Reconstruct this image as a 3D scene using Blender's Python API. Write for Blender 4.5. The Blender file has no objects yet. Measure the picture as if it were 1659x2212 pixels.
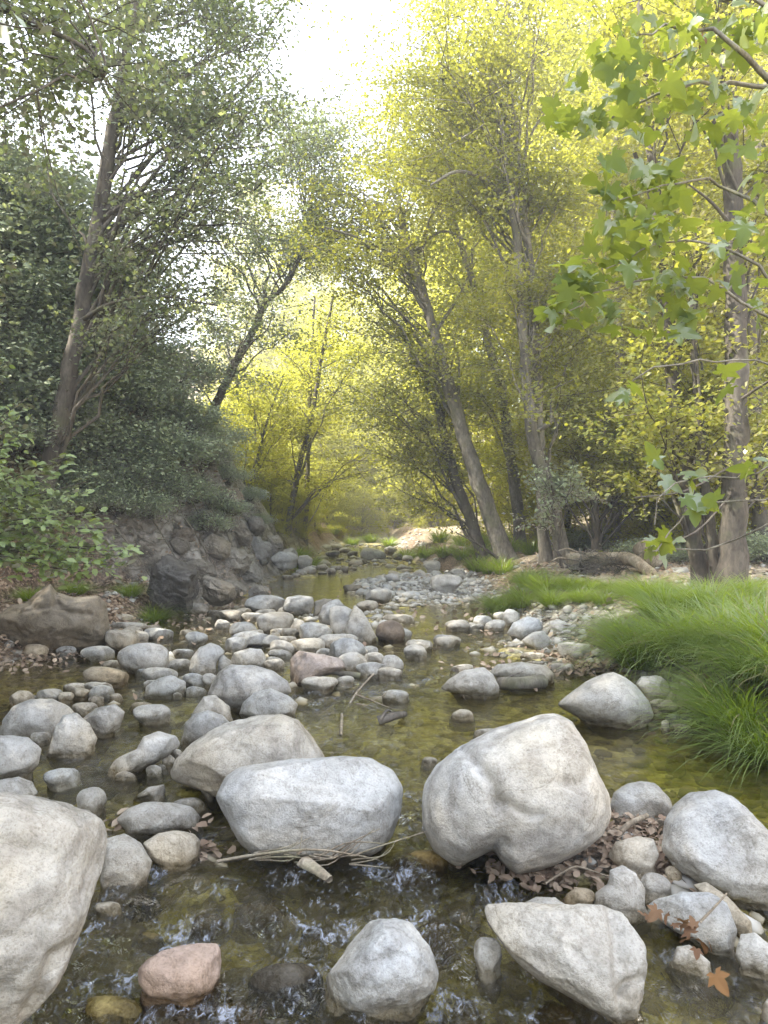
import bpy, math, random
import numpy as np
from mathutils import Vector, Matrix

# ------------------------------------------------------------------ camera, sky, sun, exposure
scene = bpy.context.scene
COL = scene.collection
CAMZ = 1.55
K = 0.70 / 1106.0                    # metres per photo pixel per metre of distance
camd = bpy.data.cameras.new("camera")
camd.sensor_fit = 'VERTICAL'
camd.angle = 2 * math.atan(0.70)
camd.clip_start = 0.05
camd.clip_end = 1000
cam = bpy.data.objects.new("camera", camd)
COL.objects.link(cam)
cam.location = (0, 0, CAMZ)
cam.rotation_euler = (math.radians(90), 0, 0)
scene.camera = cam

SUN_EL, SUN_AZ = 46.0, -98.0         # degrees; azimuth clockwise from straight ahead
se, sa = math.radians(SUN_EL), math.radians(SUN_AZ)
sun_dir = Vector((math.sin(sa) * math.cos(se), math.cos(sa) * math.cos(se), math.sin(se)))
w = bpy.data.worlds.new("World")
scene.world = w
w.use_nodes = True
nt = w.node_tree
for n in list(nt.nodes):
    nt.nodes.remove(n)
sky = nt.nodes.new('ShaderNodeTexSky')
sky.sky_type = 'NISHITA'
sky.sun_disc = False
sky.sun_elevation = se
sky.sun_rotation = sa % (2 * math.pi)
sky.air_density = 1.0
sky.dust_density = 1.5
sky.ozone_density = 1.0
hs = nt.nodes.new('ShaderNodeHueSaturation')
hs.inputs['Saturation'].default_value = 0.55
bg = nt.nodes.new('ShaderNodeBackground')
bg.inputs['Strength'].default_value = 0.15
wo = nt.nodes.new('ShaderNodeOutputWorld')
nt.links.new(sky.outputs[0], hs.inputs['Color'])
nt.links.new(hs.outputs[0], bg.inputs['Color'])
nt.links.new(bg.outputs[0], wo.inputs['Surface'])
sl = bpy.data.lights.new("sun", 'SUN')
sl.energy = 3.2
sl.angle = math.radians(0.6)
sl.color = (1.0, 0.93, 0.80)
so = bpy.data.objects.new("sun", sl)
COL.objects.link(so)
so.rotation_euler = sun_dir.to_track_quat('Z', 'Y').to_euler()
so.location = (-30, 10, 40)
scene.view_settings.view_transform = 'Standard'
scene.view_settings.look = 'None'
scene.view_settings.gamma = 1.0
scene.view_settings.use_curve_mapping = False
scene.view_settings.exposure = 3.05
scene.render.engine = 'CYCLES'
cy = scene.cycles
cy.max_bounces = 10
cy.diffuse_bounces = 5
cy.glossy_bounces = 3
cy.transmission_bounces = 8
cy.transparent_max_bounces = 8
cy.caustics_reflective = False
cy.caustics_refractive = False
cy.sample_clamp_indirect = 4.0
cy.use_denoising = True
cy.use_adaptive_sampling = False

# ------------------------------------------------------------------ helpers
def tag(o, label=None, cat=None, group=None, kind=None):
    if label: o['label'] = label
    if cat: o['category'] = cat
    if group: o['group'] = group
    if kind: o['kind'] = kind
    return o

def make_mesh(name, V, faces, mats, smooth=False, mat_idx=None):
    """V (n,3); faces: list of int arrays (m,k)."""
    V = np.asarray(V, dtype=np.float32)
    me = bpy.data.meshes.new(name)
    faces = [np.asarray(f, dtype=np.int32) for f in faces if len(f)]
    loops = np.concatenate([f.ravel() for f in faces])
    tot = np.concatenate([np.full(len(f), f.shape[1], dtype=np.int32) for f in faces])
    start = np.concatenate([[0], np.cumsum(tot)[:-1]]).astype(np.int32)
    me.vertices.add(len(V)); me.vertices.foreach_set('co', V.ravel())
    me.loops.add(len(loops)); me.loops.foreach_set('vertex_index', loops)
    me.polygons.add(len(tot)); me.polygons.foreach_set('loop_start', start)
    me.polygons.foreach_set('loop_total', tot)
    for m in (mats if isinstance(mats, (list, tuple)) else [mats]):
        me.materials.append(m)
    if mat_idx is not None:
        me.polygons.foreach_set('material_index', np.asarray(mat_idx, dtype=np.int32))
    if smooth:
        me.polygons.foreach_set('use_smooth', np.ones(len(tot), dtype=bool))
    me.update(calc_edges=True)
    return me

def link(name, me, loc=(0, 0, 0), parent=None):
    o = bpy.data.objects.new(name, me)
    COL.objects.link(o)
    o.location = loc
    if parent is not None:
        o.parent = parent
    return o

def empty(name, loc):
    o = bpy.data.objects.new(name, None)
    COL.objects.link(o)
    o.location = loc
    o.empty_display_size = 0.2
    return o

def copy_tree(root, loc, rotz, scale, name=None):
    r = root.copy(); COL.objects.link(r)
    r.location = loc; r.rotation_euler = (0, 0, rotz); r.scale = scale
    for ch in list(root.children):
        c = ch.copy(); COL.objects.link(c); c.parent = r
    return r

# --- vectorised noise
def _hash(ix, iy, iz, seed):
    h = (ix.astype(np.int64) * 374761393 + iy.astype(np.int64) * 668265263 + iz.astype(np.int64) * 2147483647 + seed * 974711) & 0xFFFFFFFF
    h = ((h ^ (h >> 13)) * 1274126177) & 0xFFFFFFFF
    h = ((h ^ (h >> 16)) * 2246822519) & 0xFFFFFFFF
    return ((h ^ (h >> 15)) & 0xFFFFFF) / float(0xFFFFFF) * 2 - 1

def vnoise(P, seed=0):
    P = np.asarray(P, dtype=np.float64)
    I = np.floor(P); F = P - I
    U = F * F * F * (F * (F * 6 - 15) + 10)
    I = I.astype(np.int64)
    out = 0
    for dx in (0, 1):
        wx = U[:, 0] if dx else 1 - U[:, 0]
        for dy in (0, 1):
            wy = U[:, 1] if dy else 1 - U[:, 1]
            for dz in (0, 1):
                wz = U[:, 2] if dz else 1 - U[:, 2]
                out = out + wx * wy * wz * _hash(I[:, 0] + dx, I[:, 1] + dy, I[:, 2] + dz, seed)
    return out

def fbm(P, seed=0, octaves=4, gain=0.5, ridged=False):
    P = np.asarray(P, dtype=np.float64)
    a, s, f = 1.0, 0.0, 1.0
    for o in range(octaves):
        n = vnoise(P * f + 17.3 * o, seed + o * 7)
        if ridged: n = 1 - 2 * np.abs(n)
        s = s + a * n
        a *= gain; f *= 2.03
    return s

def sstep(a, b, x):
    t = np.clip((x - a) / (b - a), 0, 1)
    return t * t * (3 - 2 * t)

def PX(px, py, d):
    """point seen at photo position (px, py) (1659 x 2212) at distance d straight ahead"""
    return np.array([(px - 829.5) * K * d, d, CAMZ + (1106 - py) * K * d])

def gdist(py, z=0.0):
    return (CAMZ - z) / ((py - 1106) * K)

# ------------------------------------------------------------------ materials
def new_mat(name):
    m = bpy.data.materials.new(name)
    m.use_nodes = True
    t = m.node_tree
    for n in list(t.nodes): t.nodes.remove(n)
    out = t.nodes.new('ShaderNodeOutputMaterial')
    return m, t, out

def N(t, kind, **kw):
    n = t.nodes.new(kind)
    for k, v in kw.items():
        if k.startswith('i_'):
            key = k[2:]
            key = int(key) if key.isdigit() else key.replace('_', ' ')
            n.inputs[key].default_value = v
        else:
            setattr(n, k, v)
    return n

def ramp(t, src, stops, interp='LINEAR'):
    r = t.nodes.new('ShaderNodeValToRGB')
    r.color_ramp.interpolation = interp
    el = r.color_ramp.elements
    while len(el) < len(stops): el.new(0.5)
    for e, (p, c) in zip(el, stops):
        e.position = p
        e.color = (*c, 1) if len(c) == 3 else c
    t.links.new(src, r.inputs[0])
    return r

def mixc(t, fac, a, b, mode='MIX'):
    m = t.nodes.new('ShaderNodeMix')
    m.data_type = 'RGBA'; m.blend_type = mode
    for sock, v in ((m.inputs[0], fac), (m.inputs[6], a), (m.inputs[7], b)):
        if isinstance(v, (int, float)): sock.default_value = v
        elif isinstance(v, tuple): sock.default_value = (*v, 1) if len(v) == 3 else v
        else: t.links.new(v, sock)
    return m.outputs[2]

def math_(t, op, a, b=0.0, clamp=False):
    m = t.nodes.new('ShaderNodeMath'); m.operation = op; m.use_clamp = clamp
    for i, v in enumerate((a, b)):
        if isinstance(v, (int, float)): m.inputs[i].default_value = v
        else: t.links.new(v, m.inputs[i])
    return m.outputs[0]

def leaf_mat(name, dif, dif2, tra, tra2, fac=0.5, rough=0.45, gloss=0.0, clump=2.5):
    m, t, out = new_mat(name)
    gi = N(t, 'ShaderNodeNewGeometry')
    geo = N(t, 'ShaderNodeTexCoord')
    no = N(t, 'ShaderNodeTexNoise', i_Scale=clump, i_Detail=2.0)
    t.links.new(geo.outputs['Object'], no.inputs['Vector'])
    f1 = math_(t, 'MULTIPLY', gi.outputs['Random Per Island'], 0.6)
    f2 = math_(t, 'MULTIPLY', no.outputs[0], 0.7)
    f = math_(t, 'SUBTRACT', math_(t, 'ADD', f1, f2), 0.15, True)
    dc = mixc(t, f, dif, dif2)
    tc = mixc(t, f, tra, tra2)
    d = N(t, 'ShaderNodeBsdfDiffuse'); t.links.new(dc, d.inputs[0])
    tr = N(t, 'ShaderNodeBsdfTranslucent'); t.links.new(tc, tr.inputs[0])
    mx = N(t, 'ShaderNodeMixShader'); mx.inputs[0].default_value = fac
    t.links.new(d.outputs[0], mx.inputs[1]); t.links.new(tr.outputs[0], mx.inputs[2])
    last = mx
    if gloss > 0:
        g = N(t, 'ShaderNodeBsdfGlossy', i_Roughness=rough)
        fr = N(t, 'ShaderNodeFresnel', i_IOR=1.5)
        k = math_(t, 'MULTIPLY', fr.outputs[0], gloss, True)
        m2 = N(t, 'ShaderNodeMixShader')
        t.links.new(k, m2.inputs[0]); t.links.new(mx.outputs[0], m2.inputs[1]); t.links.new(g.outputs[0], m2.inputs[2])
        last = m2
    t.links.new(last.outputs[0], out.inputs['Surface'])
    return m

M = {}
M['leaf_far'] = leaf_mat('alder_leaf_sun_tint', (0.12, 0.14, 0.03), (0.19, 0.21, 0.045), (0.56, 0.57, 0.06), (0.80, 0.76, 0.12), 0.6)  # alder leaf yellowed as if in sun; the light is put into the colour
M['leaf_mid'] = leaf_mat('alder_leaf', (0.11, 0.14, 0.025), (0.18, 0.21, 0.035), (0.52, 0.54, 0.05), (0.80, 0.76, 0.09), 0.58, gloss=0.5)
M['leaf_dark'] = leaf_mat('alder_leaf_shade_tint', (0.12, 0.165, 0.09), (0.22, 0.265, 0.14), (0.40, 0.48, 0.16), (0.62, 0.68, 0.22), 0.5, gloss=0.8)  # same alder leaf with the bluish tone of shade put into its colour
M['leaf_shrub'] = leaf_mat('shrub_leaf', (0.25, 0.31, 0.18), (0.46, 0.52, 0.35), (0.40, 0.48, 0.17), (0.58, 0.64, 0.24), 0.35, gloss=0.9, rough=0.4, clump=1.4)
M['leaf_near'] = leaf_mat('near_leaf', (0.16, 0.23, 0.09), (0.30, 0.38, 0.16), (0.36, 0.48, 0.05), (0.60, 0.64, 0.06), 0.4, gloss=0.9, rough=0.35)
M['leaf_syc'] = leaf_mat('broad_lobed_leaf', (0.10, 0.155, 0.055), (0.17, 0.245, 0.10), (0.30, 0.37, 0.04), (0.46, 0.50, 0.05), 0.5, gloss=0.15, rough=0.5)
M['leaf_brown'] = leaf_mat('brown_leaf', (0.13, 0.07, 0.045), (0.25, 0.16, 0.10), (0.25, 0.12, 0.05), (0.3, 0.18, 0.08), 0.25)
M['leaf_orange'] = leaf_mat('orange_leaf', (0.26, 0.135, 0.06), (0.33, 0.19, 0.09), (0.25, 0.12, 0.04), (0.3, 0.16, 0.06), 0.25)
M['litter'] = leaf_mat('dead_leaf', (0.20, 0.13, 0.09), (0.52, 0.42, 0.32), (0.2, 0.12, 0.06), (0.3, 0.2, 0.12), 0.15, gloss=0.3, clump=6)
M['grass'] = leaf_mat('sedge_blade', (0.10, 0.165, 0.018), (0.205, 0.30, 0.035), (0.31, 0.44, 0.02), (0.52, 0.63, 0.05), 0.5, gloss=0.15, clump=3)
M['straw'] = leaf_mat('dead_blade', (0.34, 0.28, 0.15), (0.50, 0.43, 0.26), (0.3, 0.25, 0.1), (0.4, 0.34, 0.15), 0.3)

def bark_mat(name, c1, c2, c3, scale=6.0):
    m, t, out = new_mat(name)
    tc = N(t, 'ShaderNodeTexCoord')
    mp = N(t, 'ShaderNodeMapping'); mp.inputs['Scale'].default_value = (1, 1, 0.35)
    t.links.new(tc.outputs['Object'], mp.inputs[0])
    n1 = N(t, 'ShaderNodeTexNoise', i_Scale=scale, i_Detail=6.0, i_Roughness=0.65)
    t.links.new(mp.outputs[0], n1.inputs['Vector'])
    n2 = N(t, 'ShaderNodeTexNoise', i_Scale=scale * 6, i_Detail=4.0, i_Roughness=0.6)
    t.links.new(mp.outputs[0], n2.inputs['Vector'])
    n3 = N(t, 'ShaderNodeTexNoise', i_Scale=scale * 0.5, i_Detail=3.0)
    t.links.new(tc.outputs['Object'], n3.inputs['Vector'])
    r = ramp(t, n1.outputs[0], [(0.32, c1), (0.52, c2), (0.72, c3)])
    r2 = ramp(t, n2.outputs[0], [(0.35, (0.55, 0.55, 0.55)), (0.6, (1, 1, 1))])
    c = mixc(t, 1.0, r.outputs[0], r2.outputs[0], 'MULTIPLY')
    moss = ramp(t, n3.outputs[0], [(0.55, (0, 0, 0)), (0.72, (1, 1, 1))])
    c = mixc(t, math_(t, 'MULTIPLY', moss.outputs[0], 0.5), c, (0.16, 0.17, 0.08))
    b = N(t, 'ShaderNodeBsdfPrincipled', i_Roughness=0.85)
    t.links.new(c, b.inputs['Base Color'])
    bp = N(t, 'ShaderNodeBump', i_Strength=0.7, i_Distance=0.02)
    h = math_(t, 'ADD', n1.outputs[0], math_(t, 'MULTIPLY', n2.outputs[0], 0.5))
    t.links.new(h, bp.inputs['Height']); t.links.new(bp.outputs[0], b.inputs['Normal'])
    t.links.new(b.outputs[0], out.inputs['Surface'])
    return m
M['bark'] = bark_mat('grey_bark', (0.12, 0.105, 0.085), (0.24, 0.215, 0.175), (0.40, 0.37, 0.31))
M['bark_pale'] = bark_mat('pale_bark', (0.15, 0.135, 0.105), (0.28, 0.255, 0.205), (0.44, 0.41, 0.35))
M['bark_dark'] = bark_mat('dark_bark', (0.07, 0.06, 0.05), (0.15, 0.13, 0.108), (0.26, 0.23, 0.19))
M['bark_deep'] = bark_mat('deep_brown_bark', (0.05, 0.042, 0.034), (0.105, 0.09, 0.073), (0.18, 0.16, 0.13))
M['wood'] = bark_mat('weathered_wood', (0.17, 0.13, 0.09), (0.36, 0.30, 0.22), (0.52, 0.46, 0.37), 9.0)

def rock_mat(name, wet_line=True, bump=0.5, scale=1.0):
    m, t, out = new_mat(name)
    tc = N(t, 'ShaderNodeTexCoord'); oi = N(t, 'ShaderNodeObjectInfo')
    off = N(t, 'ShaderNodeVectorMath', operation='ADD')
    t.links.new(tc.outputs['Object'], off.inputs[0])
    sc3 = N(t, 'ShaderNodeVectorMath', operation='SCALE'); sc3.inputs[0].default_value = (37.0, 17.0, 23.0)
    t.links.new(oi.outputs['Random'], sc3.inputs['Scale'])
    t.links.new(sc3.outputs[0], off.inputs[1])
    v = off.outputs[0]
    big = N(t, 'ShaderNodeTexNoise', i_Scale=3.0 * scale, i_Detail=5.0, i_Roughness=0.6); t.links.new(v, big.inputs['Vector'])
    mid = N(t, 'ShaderNodeTexNoise', i_Scale=16.0 * scale, i_Detail=6.0, i_Roughness=0.7); t.links.new(v, mid.inputs['Vector'])
    fine = N(t, 'ShaderNodeTexNoise', i_Scale=110.0 * scale, i_Detail=3.0, i_Roughness=0.7); t.links.new(v, fine.inputs['Vector'])
    vor = N(t, 'ShaderNodeTexVoronoi', i_Scale=150.0 * scale); t.links.new(v, vor.inputs['Vector'])
    r1 = ramp(t, big.outputs[0], [(0.3, (0.74, 0.73, 0.71)), (0.5, (0.97, 0.97, 0.97)), (0.72, (1.12, 1.10, 1.06))])
    r2 = ramp(t, mid.outputs[0], [(0.3, (0.62, 0.60, 0.57)), (0.5, (0.97, 0.96, 0.95)), (0.7, (1.13, 1.12, 1.10))])
    r3 = ramp(t, fine.outputs[0], [(0.32, (0.68, 0.67, 0.65)), (0.5, (1, 1, 1)), (0.7, (1.08, 1.08, 1.08))])
    r4 = ramp(t, vor.outputs['Color'], [(0.06, (0.6, 0.58, 0.56)), (0.13, (1, 1, 1))])
    c = mixc(t, 1.0, oi.outputs['Color'], r1.outputs[0], 'MULTIPLY')
    c = mixc(t, 0.9, c, r2.outputs[0], 'MULTIPLY')
    c = mixc(t, 0.8, c, r3.outputs[0], 'MULTIPLY')
    c = mixc(t, 0.7, c, r4.outputs[0], 'MULTIPLY')
    hue = N(t, 'ShaderNodeTexNoise', i_Scale=1.7 * scale, i_Detail=3.0); t.links.new(v, hue.inputs['Vector'])
    hr = ramp(t, hue.outputs[0], [(0.35, (0.95, 0.98, 1.02)), (0.5, (1, 1, 1)), (0.68, (1.03, 0.98, 0.89))])
    c = mixc(t, 1.0, c, hr.outputs[0], 'MULTIPLY')
    wv = N(t, 'ShaderNodeTexWave', i_Scale=2.6 * scale, i_Distortion=7.0, i_Detail=4.0); wv.inputs['Detail Scale'].default_value = 1.4
    rot = N(t, 'ShaderNodeVectorRotate', rotation_type='EULER_XYZ'); t.links.new(v, rot.inputs[0])
    ang = N(t, 'ShaderNodeVectorMath', operation='SCALE'); ang.inputs[0].default_value = (5.0, 9.0, 13.0); t.links.new(oi.outputs['Random'], ang.inputs['Scale'])
    t.links.new(ang.outputs[0], rot.inputs['Rotation']); t.links.new(rot.outputs[0], wv.inputs['Vector'])
    wr = ramp(t, wv.outputs[0], [(0.15, (0.72, 0.70, 0.68)), (0.5, (1, 1, 1)), (0.9, (1.12, 1.11, 1.09))])
    r7 = math_(t, 'FRACT', math_(t, 'MULTIPLY', oi.outputs['Random'], 7.31))
    c = mixc(t, math_(t, 'MULTIPLY', math_(t, 'GREATER_THAN', r7, 0.55), 0.55), c, wr.outputs[0], 'MULTIPLY')
    lich = N(t, 'ShaderNodeTexNoise', i_Scale=7.0 * scale, i_Detail=8.0, i_Roughness=0.75); t.links.new(v, lich.inputs['Vector'])
    lr = ramp(t, lich.outputs[0], [(0.60, (1, 1, 1)), (0.68, (0.62, 0.60, 0.55))])
    c = mixc(t, 0.6, c, lr.outputs[0], 'MULTIPLY')
    b = N(t, 'ShaderNodeBsdfPrincipled', i_Roughness=0.8)
    b.inputs['Specular IOR Level'].default_value = 0.3
    # veins / thin cracks
    vn = N(t, 'ShaderNodeTexNoise', i_Scale=2.2 * scale, i_Detail=7.0, i_Roughness=0.62, i_Distortion=1.2); t.links.new(v, vn.inputs['Vector'])
    cr = ramp(t, vn.outputs[0], [(0.485, (1, 1, 1)), (0.5, (0.62, 0.6, 0.56)), (0.515, (1, 1, 1))])
    c = mixc(t, 0.55, c, cr.outputs[0], 'MULTIPLY')
    if wet_line:
        g = N(t, 'ShaderNodeNewGeometry')
        sx = N(t, 'ShaderNodeSeparateXYZ'); t.links.new(g.outputs['Position'], sx.inputs[0])
        zz = math_(t, 'ADD', sx.outputs[2], math_(t, 'MULTIPLY', math_(t, 'SUBTRACT', mid.outputs[0], 0.5), 0.16))
        stain = N(t, 'ShaderNodeMapRange', i_1=0.03, i_2=0.22, i_3=1.0, i_4=0.0); t.links.new(zz, stain.inputs[0])
        c = mixc(t, math_(t, 'MULTIPLY', stain.outputs[0], 0.45), c, mixc(t, 1.0, c, (0.92, 0.78, 0.52), 'MULTIPLY'))
        wet = N(t, 'ShaderNodeMapRange', i_1=0.015, i_2=0.075, i_3=1.0, i_4=0.0); t.links.new(zz, wet.inputs[0])
        c = mixc(t, math_(t, 'MULTIPLY', wet.outputs[0], 0.85), c, mixc(t, 1.0, c, (0.36, 0.31, 0.20), 'MULTIPLY'))
        rr = N(t, 'ShaderNodeMapRange', i_1=0.0, i_2=1.0, i_3=0.8, i_4=0.25); t.links.new(wet.outputs[0], rr.inputs[0])
        t.links.new(rr.outputs[0], b.inputs['Roughness'])
    t.links.new(c, b.inputs['Base Color'])
    h = math_(t, 'ADD', math_(t, 'MULTIPLY', mid.outputs[0], 1.0), math_(t, 'MULTIPLY', fine.outputs[0], 0.35))
    h = math_(t, 'ADD', h, math_(t, 'MULTIPLY', cr.outputs[0], 0.25))
    bp = N(t, 'ShaderNodeBump', i_Strength=bump, i_Distance=0.03 / scale)
    t.links.new(h, bp.inputs['Height']); t.links.new(bp.outputs[0], b.inputs['Normal'])
    t.links.new(b.outputs[0], out.inputs['Surface'])
    return m
M['rock'] = rock_mat('granite')
M['stone'] = rock_mat('river_stone', scale=2.0)
M['outcrop'] = rock_mat('fractured_rock', wet_line=False, bump=1.0, scale=0.5)

def ground_mat():
    m, t, out = new_mat('creek_ground')
    tc = N(t, 'ShaderNodeTexCoord')
    v = tc.outputs['Object']
    bed = N(t, 'ShaderNodeAttribute', attribute_name='bed')
    sand_sunlit = N(t, 'ShaderNodeAttribute', attribute_name='sand_sunlit')
    vo = N(t, 'ShaderNodeTexVoronoi', i_Scale=8.0); t.links.new(v, vo.inputs['Vector'])
    vo2 = N(t, 'ShaderNodeTexVoronoi', i_Scale=30.0); t.links.new(v, vo2.inputs['Vector'])
    nb = N(t, 'ShaderNodeTexNoise', i_Scale=0.9, i_Detail=6.0, i_Roughness=0.6); t.links.new(v, nb.inputs['Vector'])
    nf = N(t, 'ShaderNodeTexNoise', i_Scale=14.0, i_Detail=6.0, i_Roughness=0.7); t.links.new(v, nf.inputs['Vector'])
    sep = N(t, 'ShaderNodeSeparateColor'); t.links.new(vo.outputs['Color'], sep.inputs[0])
    sep2 = N(t, 'ShaderNodeSeparateColor'); t.links.new(vo2.outputs['Color'], sep2.inputs[0])
    # stones of the bed
    st = ramp(t, sep.outputs[0], [(0.0, (0.20, 0.17, 0.06)), (0.35, (0.38, 0.34, 0.11)), (0.7, (0.55, 0.49, 0.19)), (1.0, (0.68, 0.64, 0.40))])
    st2 = ramp(t, sep2.outputs[0], [(0.0, (0.5, 0.48, 0.42)), (1.0, (1.1, 1.08, 1.0))])
    bc = mixc(t, 0.8, st.outputs[0], st2.outputs[0], 'MULTIPLY')
    edge = ramp(t, vo.outputs['Distance'], [(0.0, (1, 1, 1)), (0.55, (0.9, 0.9, 0.9)), (0.9, (0.45, 0.42, 0.36))])
    bc = mixc(t, 0.8, bc, edge.outputs[0], 'MULTIPLY')
    al = ramp(t, nb.outputs[0], [(0.35, (0.75, 0.70, 0.45)), (0.6, (1.3, 1.25, 0.85))])
    bc = mixc(t, 1.0, bc, al.outputs[0], 'MULTIPLY')
    gp_ = N(t, 'ShaderNodeNewGeometry'); gz = N(t, 'ShaderNodeSeparateXYZ'); t.links.new(gp_.outputs['Position'], gz.inputs[0])
    dry = N(t, 'ShaderNodeMapRange', i_1=-0.01, i_2=0.05, i_3=0.0, i_4=1.0); t.links.new(gz.outputs[2], dry.inputs[0])
    dst = ramp(t, sep.outputs[1], [(0.0, (0.24, 0.22, 0.19)), (0.5, (0.38, 0.36, 0.33)), (1.0, (0.50, 0.48, 0.45))])
    dc = mixc(t, 0.8, mixc(t, 0.8, dst.outputs[0], st2.outputs[0], 'MULTIPLY'), edge.outputs[0], 'MULTIPLY')
    bc = mixc(t, dry.outputs[0], bc, dc)
    # litter and soil of the banks
    li = ramp(t, sep2.outputs[1], [(0.0, (0.07, 0.05, 0.035)), (0.4, (0.16, 0.115, 0.08)), (0.75, (0.30, 0.22, 0.155)), (1.0, (0.46, 0.37, 0.28))])
    so_ = ramp(t, nf.outputs[0], [(0.3, (0.45, 0.42, 0.40)), (0.65, (1.15, 1.12, 1.1))])
    lc = mixc(t, 1.0, li.outputs[0], so_.outputs[0], 'MULTIPLY')
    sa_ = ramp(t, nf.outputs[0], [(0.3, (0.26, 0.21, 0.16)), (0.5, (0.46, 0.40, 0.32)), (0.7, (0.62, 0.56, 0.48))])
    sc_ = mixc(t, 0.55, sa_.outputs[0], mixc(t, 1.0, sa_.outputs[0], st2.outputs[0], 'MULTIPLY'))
    c = mixc(t, sand_sunlit.outputs['Fac'], lc, sc_)
    rk = N(t, 'ShaderNodeAttribute', attribute_name='rocky')
    rn = N(t, 'ShaderNodeTexNoise', i_Scale=2.4, i_Detail=8.0, i_Roughness=0.65, i_Distortion=0.6); t.links.new(v, rn.inputs['Vector'])
    ve = N(t, 'ShaderNodeTexVoronoi', i_Scale=3.2, feature='DISTANCE_TO_EDGE')
    vd = N(t, 'ShaderNodeMapping'); vd.inputs['Scale'].default_value = (.45, .4, 2.2); vd.inputs['Rotation'].default_value = (.5, .4, .3)
    vsum = N(t, 'ShaderNodeVectorMath', operation='ADD'); vsc = N(t, 'ShaderNodeVectorMath', operation='SCALE'); vsc.inputs['Scale'].default_value = .5
    t.links.new(rn.outputs['Color'], vsc.inputs[0]); t.links.new(v, vsum.inputs[0]); t.links.new(vsc.outputs[0], vsum.inputs[1]); t.links.new(vsum.outputs[0], vd.inputs[0]); t.links.new(vd.outputs[0], ve.inputs['Vector'])
    crk = ramp(t, ve.outputs[0], [(0.0, (0.5, 0.48, 0.45)), (0.05, (0.9, 0.9, 0.89)), (0.2, (1.05, 1.05, 1.05))])
    rc = ramp(t, rn.outputs[0], [(0.36, (0.10, 0.095, 0.085)), (0.48, (0.30, 0.28, 0.25)), (0.62, (0.46, 0.44, 0.41))])
    rkf = N(t, 'ShaderNodeMapRange', i_1=0.42, i_2=0.52, i_3=0.0, i_4=1.0)
    t.links.new(math_(t, 'ADD', math_(t, 'MULTIPLY', rn.outputs[0], 0.4), math_(t, 'MULTIPLY', rk.outputs['Fac'], 0.5)), rkf.inputs[0])
    rkm = math_(t, 'MULTIPLY', rkf.outputs[0], rk.outputs['Fac'], True)
    c = mixc(t, rkm, c, mixc(t, 1.0, rc.outputs[0], crk.outputs[0], 'MULTIPLY'))
    c = mixc(t, bed.outputs['Fac'], c, bc)
    b = N(t, 'ShaderNodeBsdfPrincipled', i_Roughness=0.9)
    b.inputs['Specular IOR Level'].default_value = 0.2
    t.links.new(c, b.inputs['Base Color'])
    bp = N(t, 'ShaderNodeBump', i_Strength=0.8, i_Distance=0.04)
    h = math_(t, 'SUBTRACT', math_(t, 'MULTIPLY', nf.outputs[0], 0.8), math_(t, 'ADD', vo.outputs['Distance'], math_(t, 'MULTIPLY', vo2.outputs['Distance'], 0.5)))
    h = math_(t, 'ADD', h, math_(t, 'MULTIPLY', rkm, math_(t, 'MULTIPLY', math_(t, 'MINIMUM', ve.outputs[0], 0.25), 6.0)))
    t.links.new(h, bp.inputs['Height']); t.links.new(bp.outputs[0], b.inputs['Normal'])
    t.links.new(b.outputs[0], out.inputs['Surface'])
    return m
M['ground'] = ground_mat()

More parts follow.
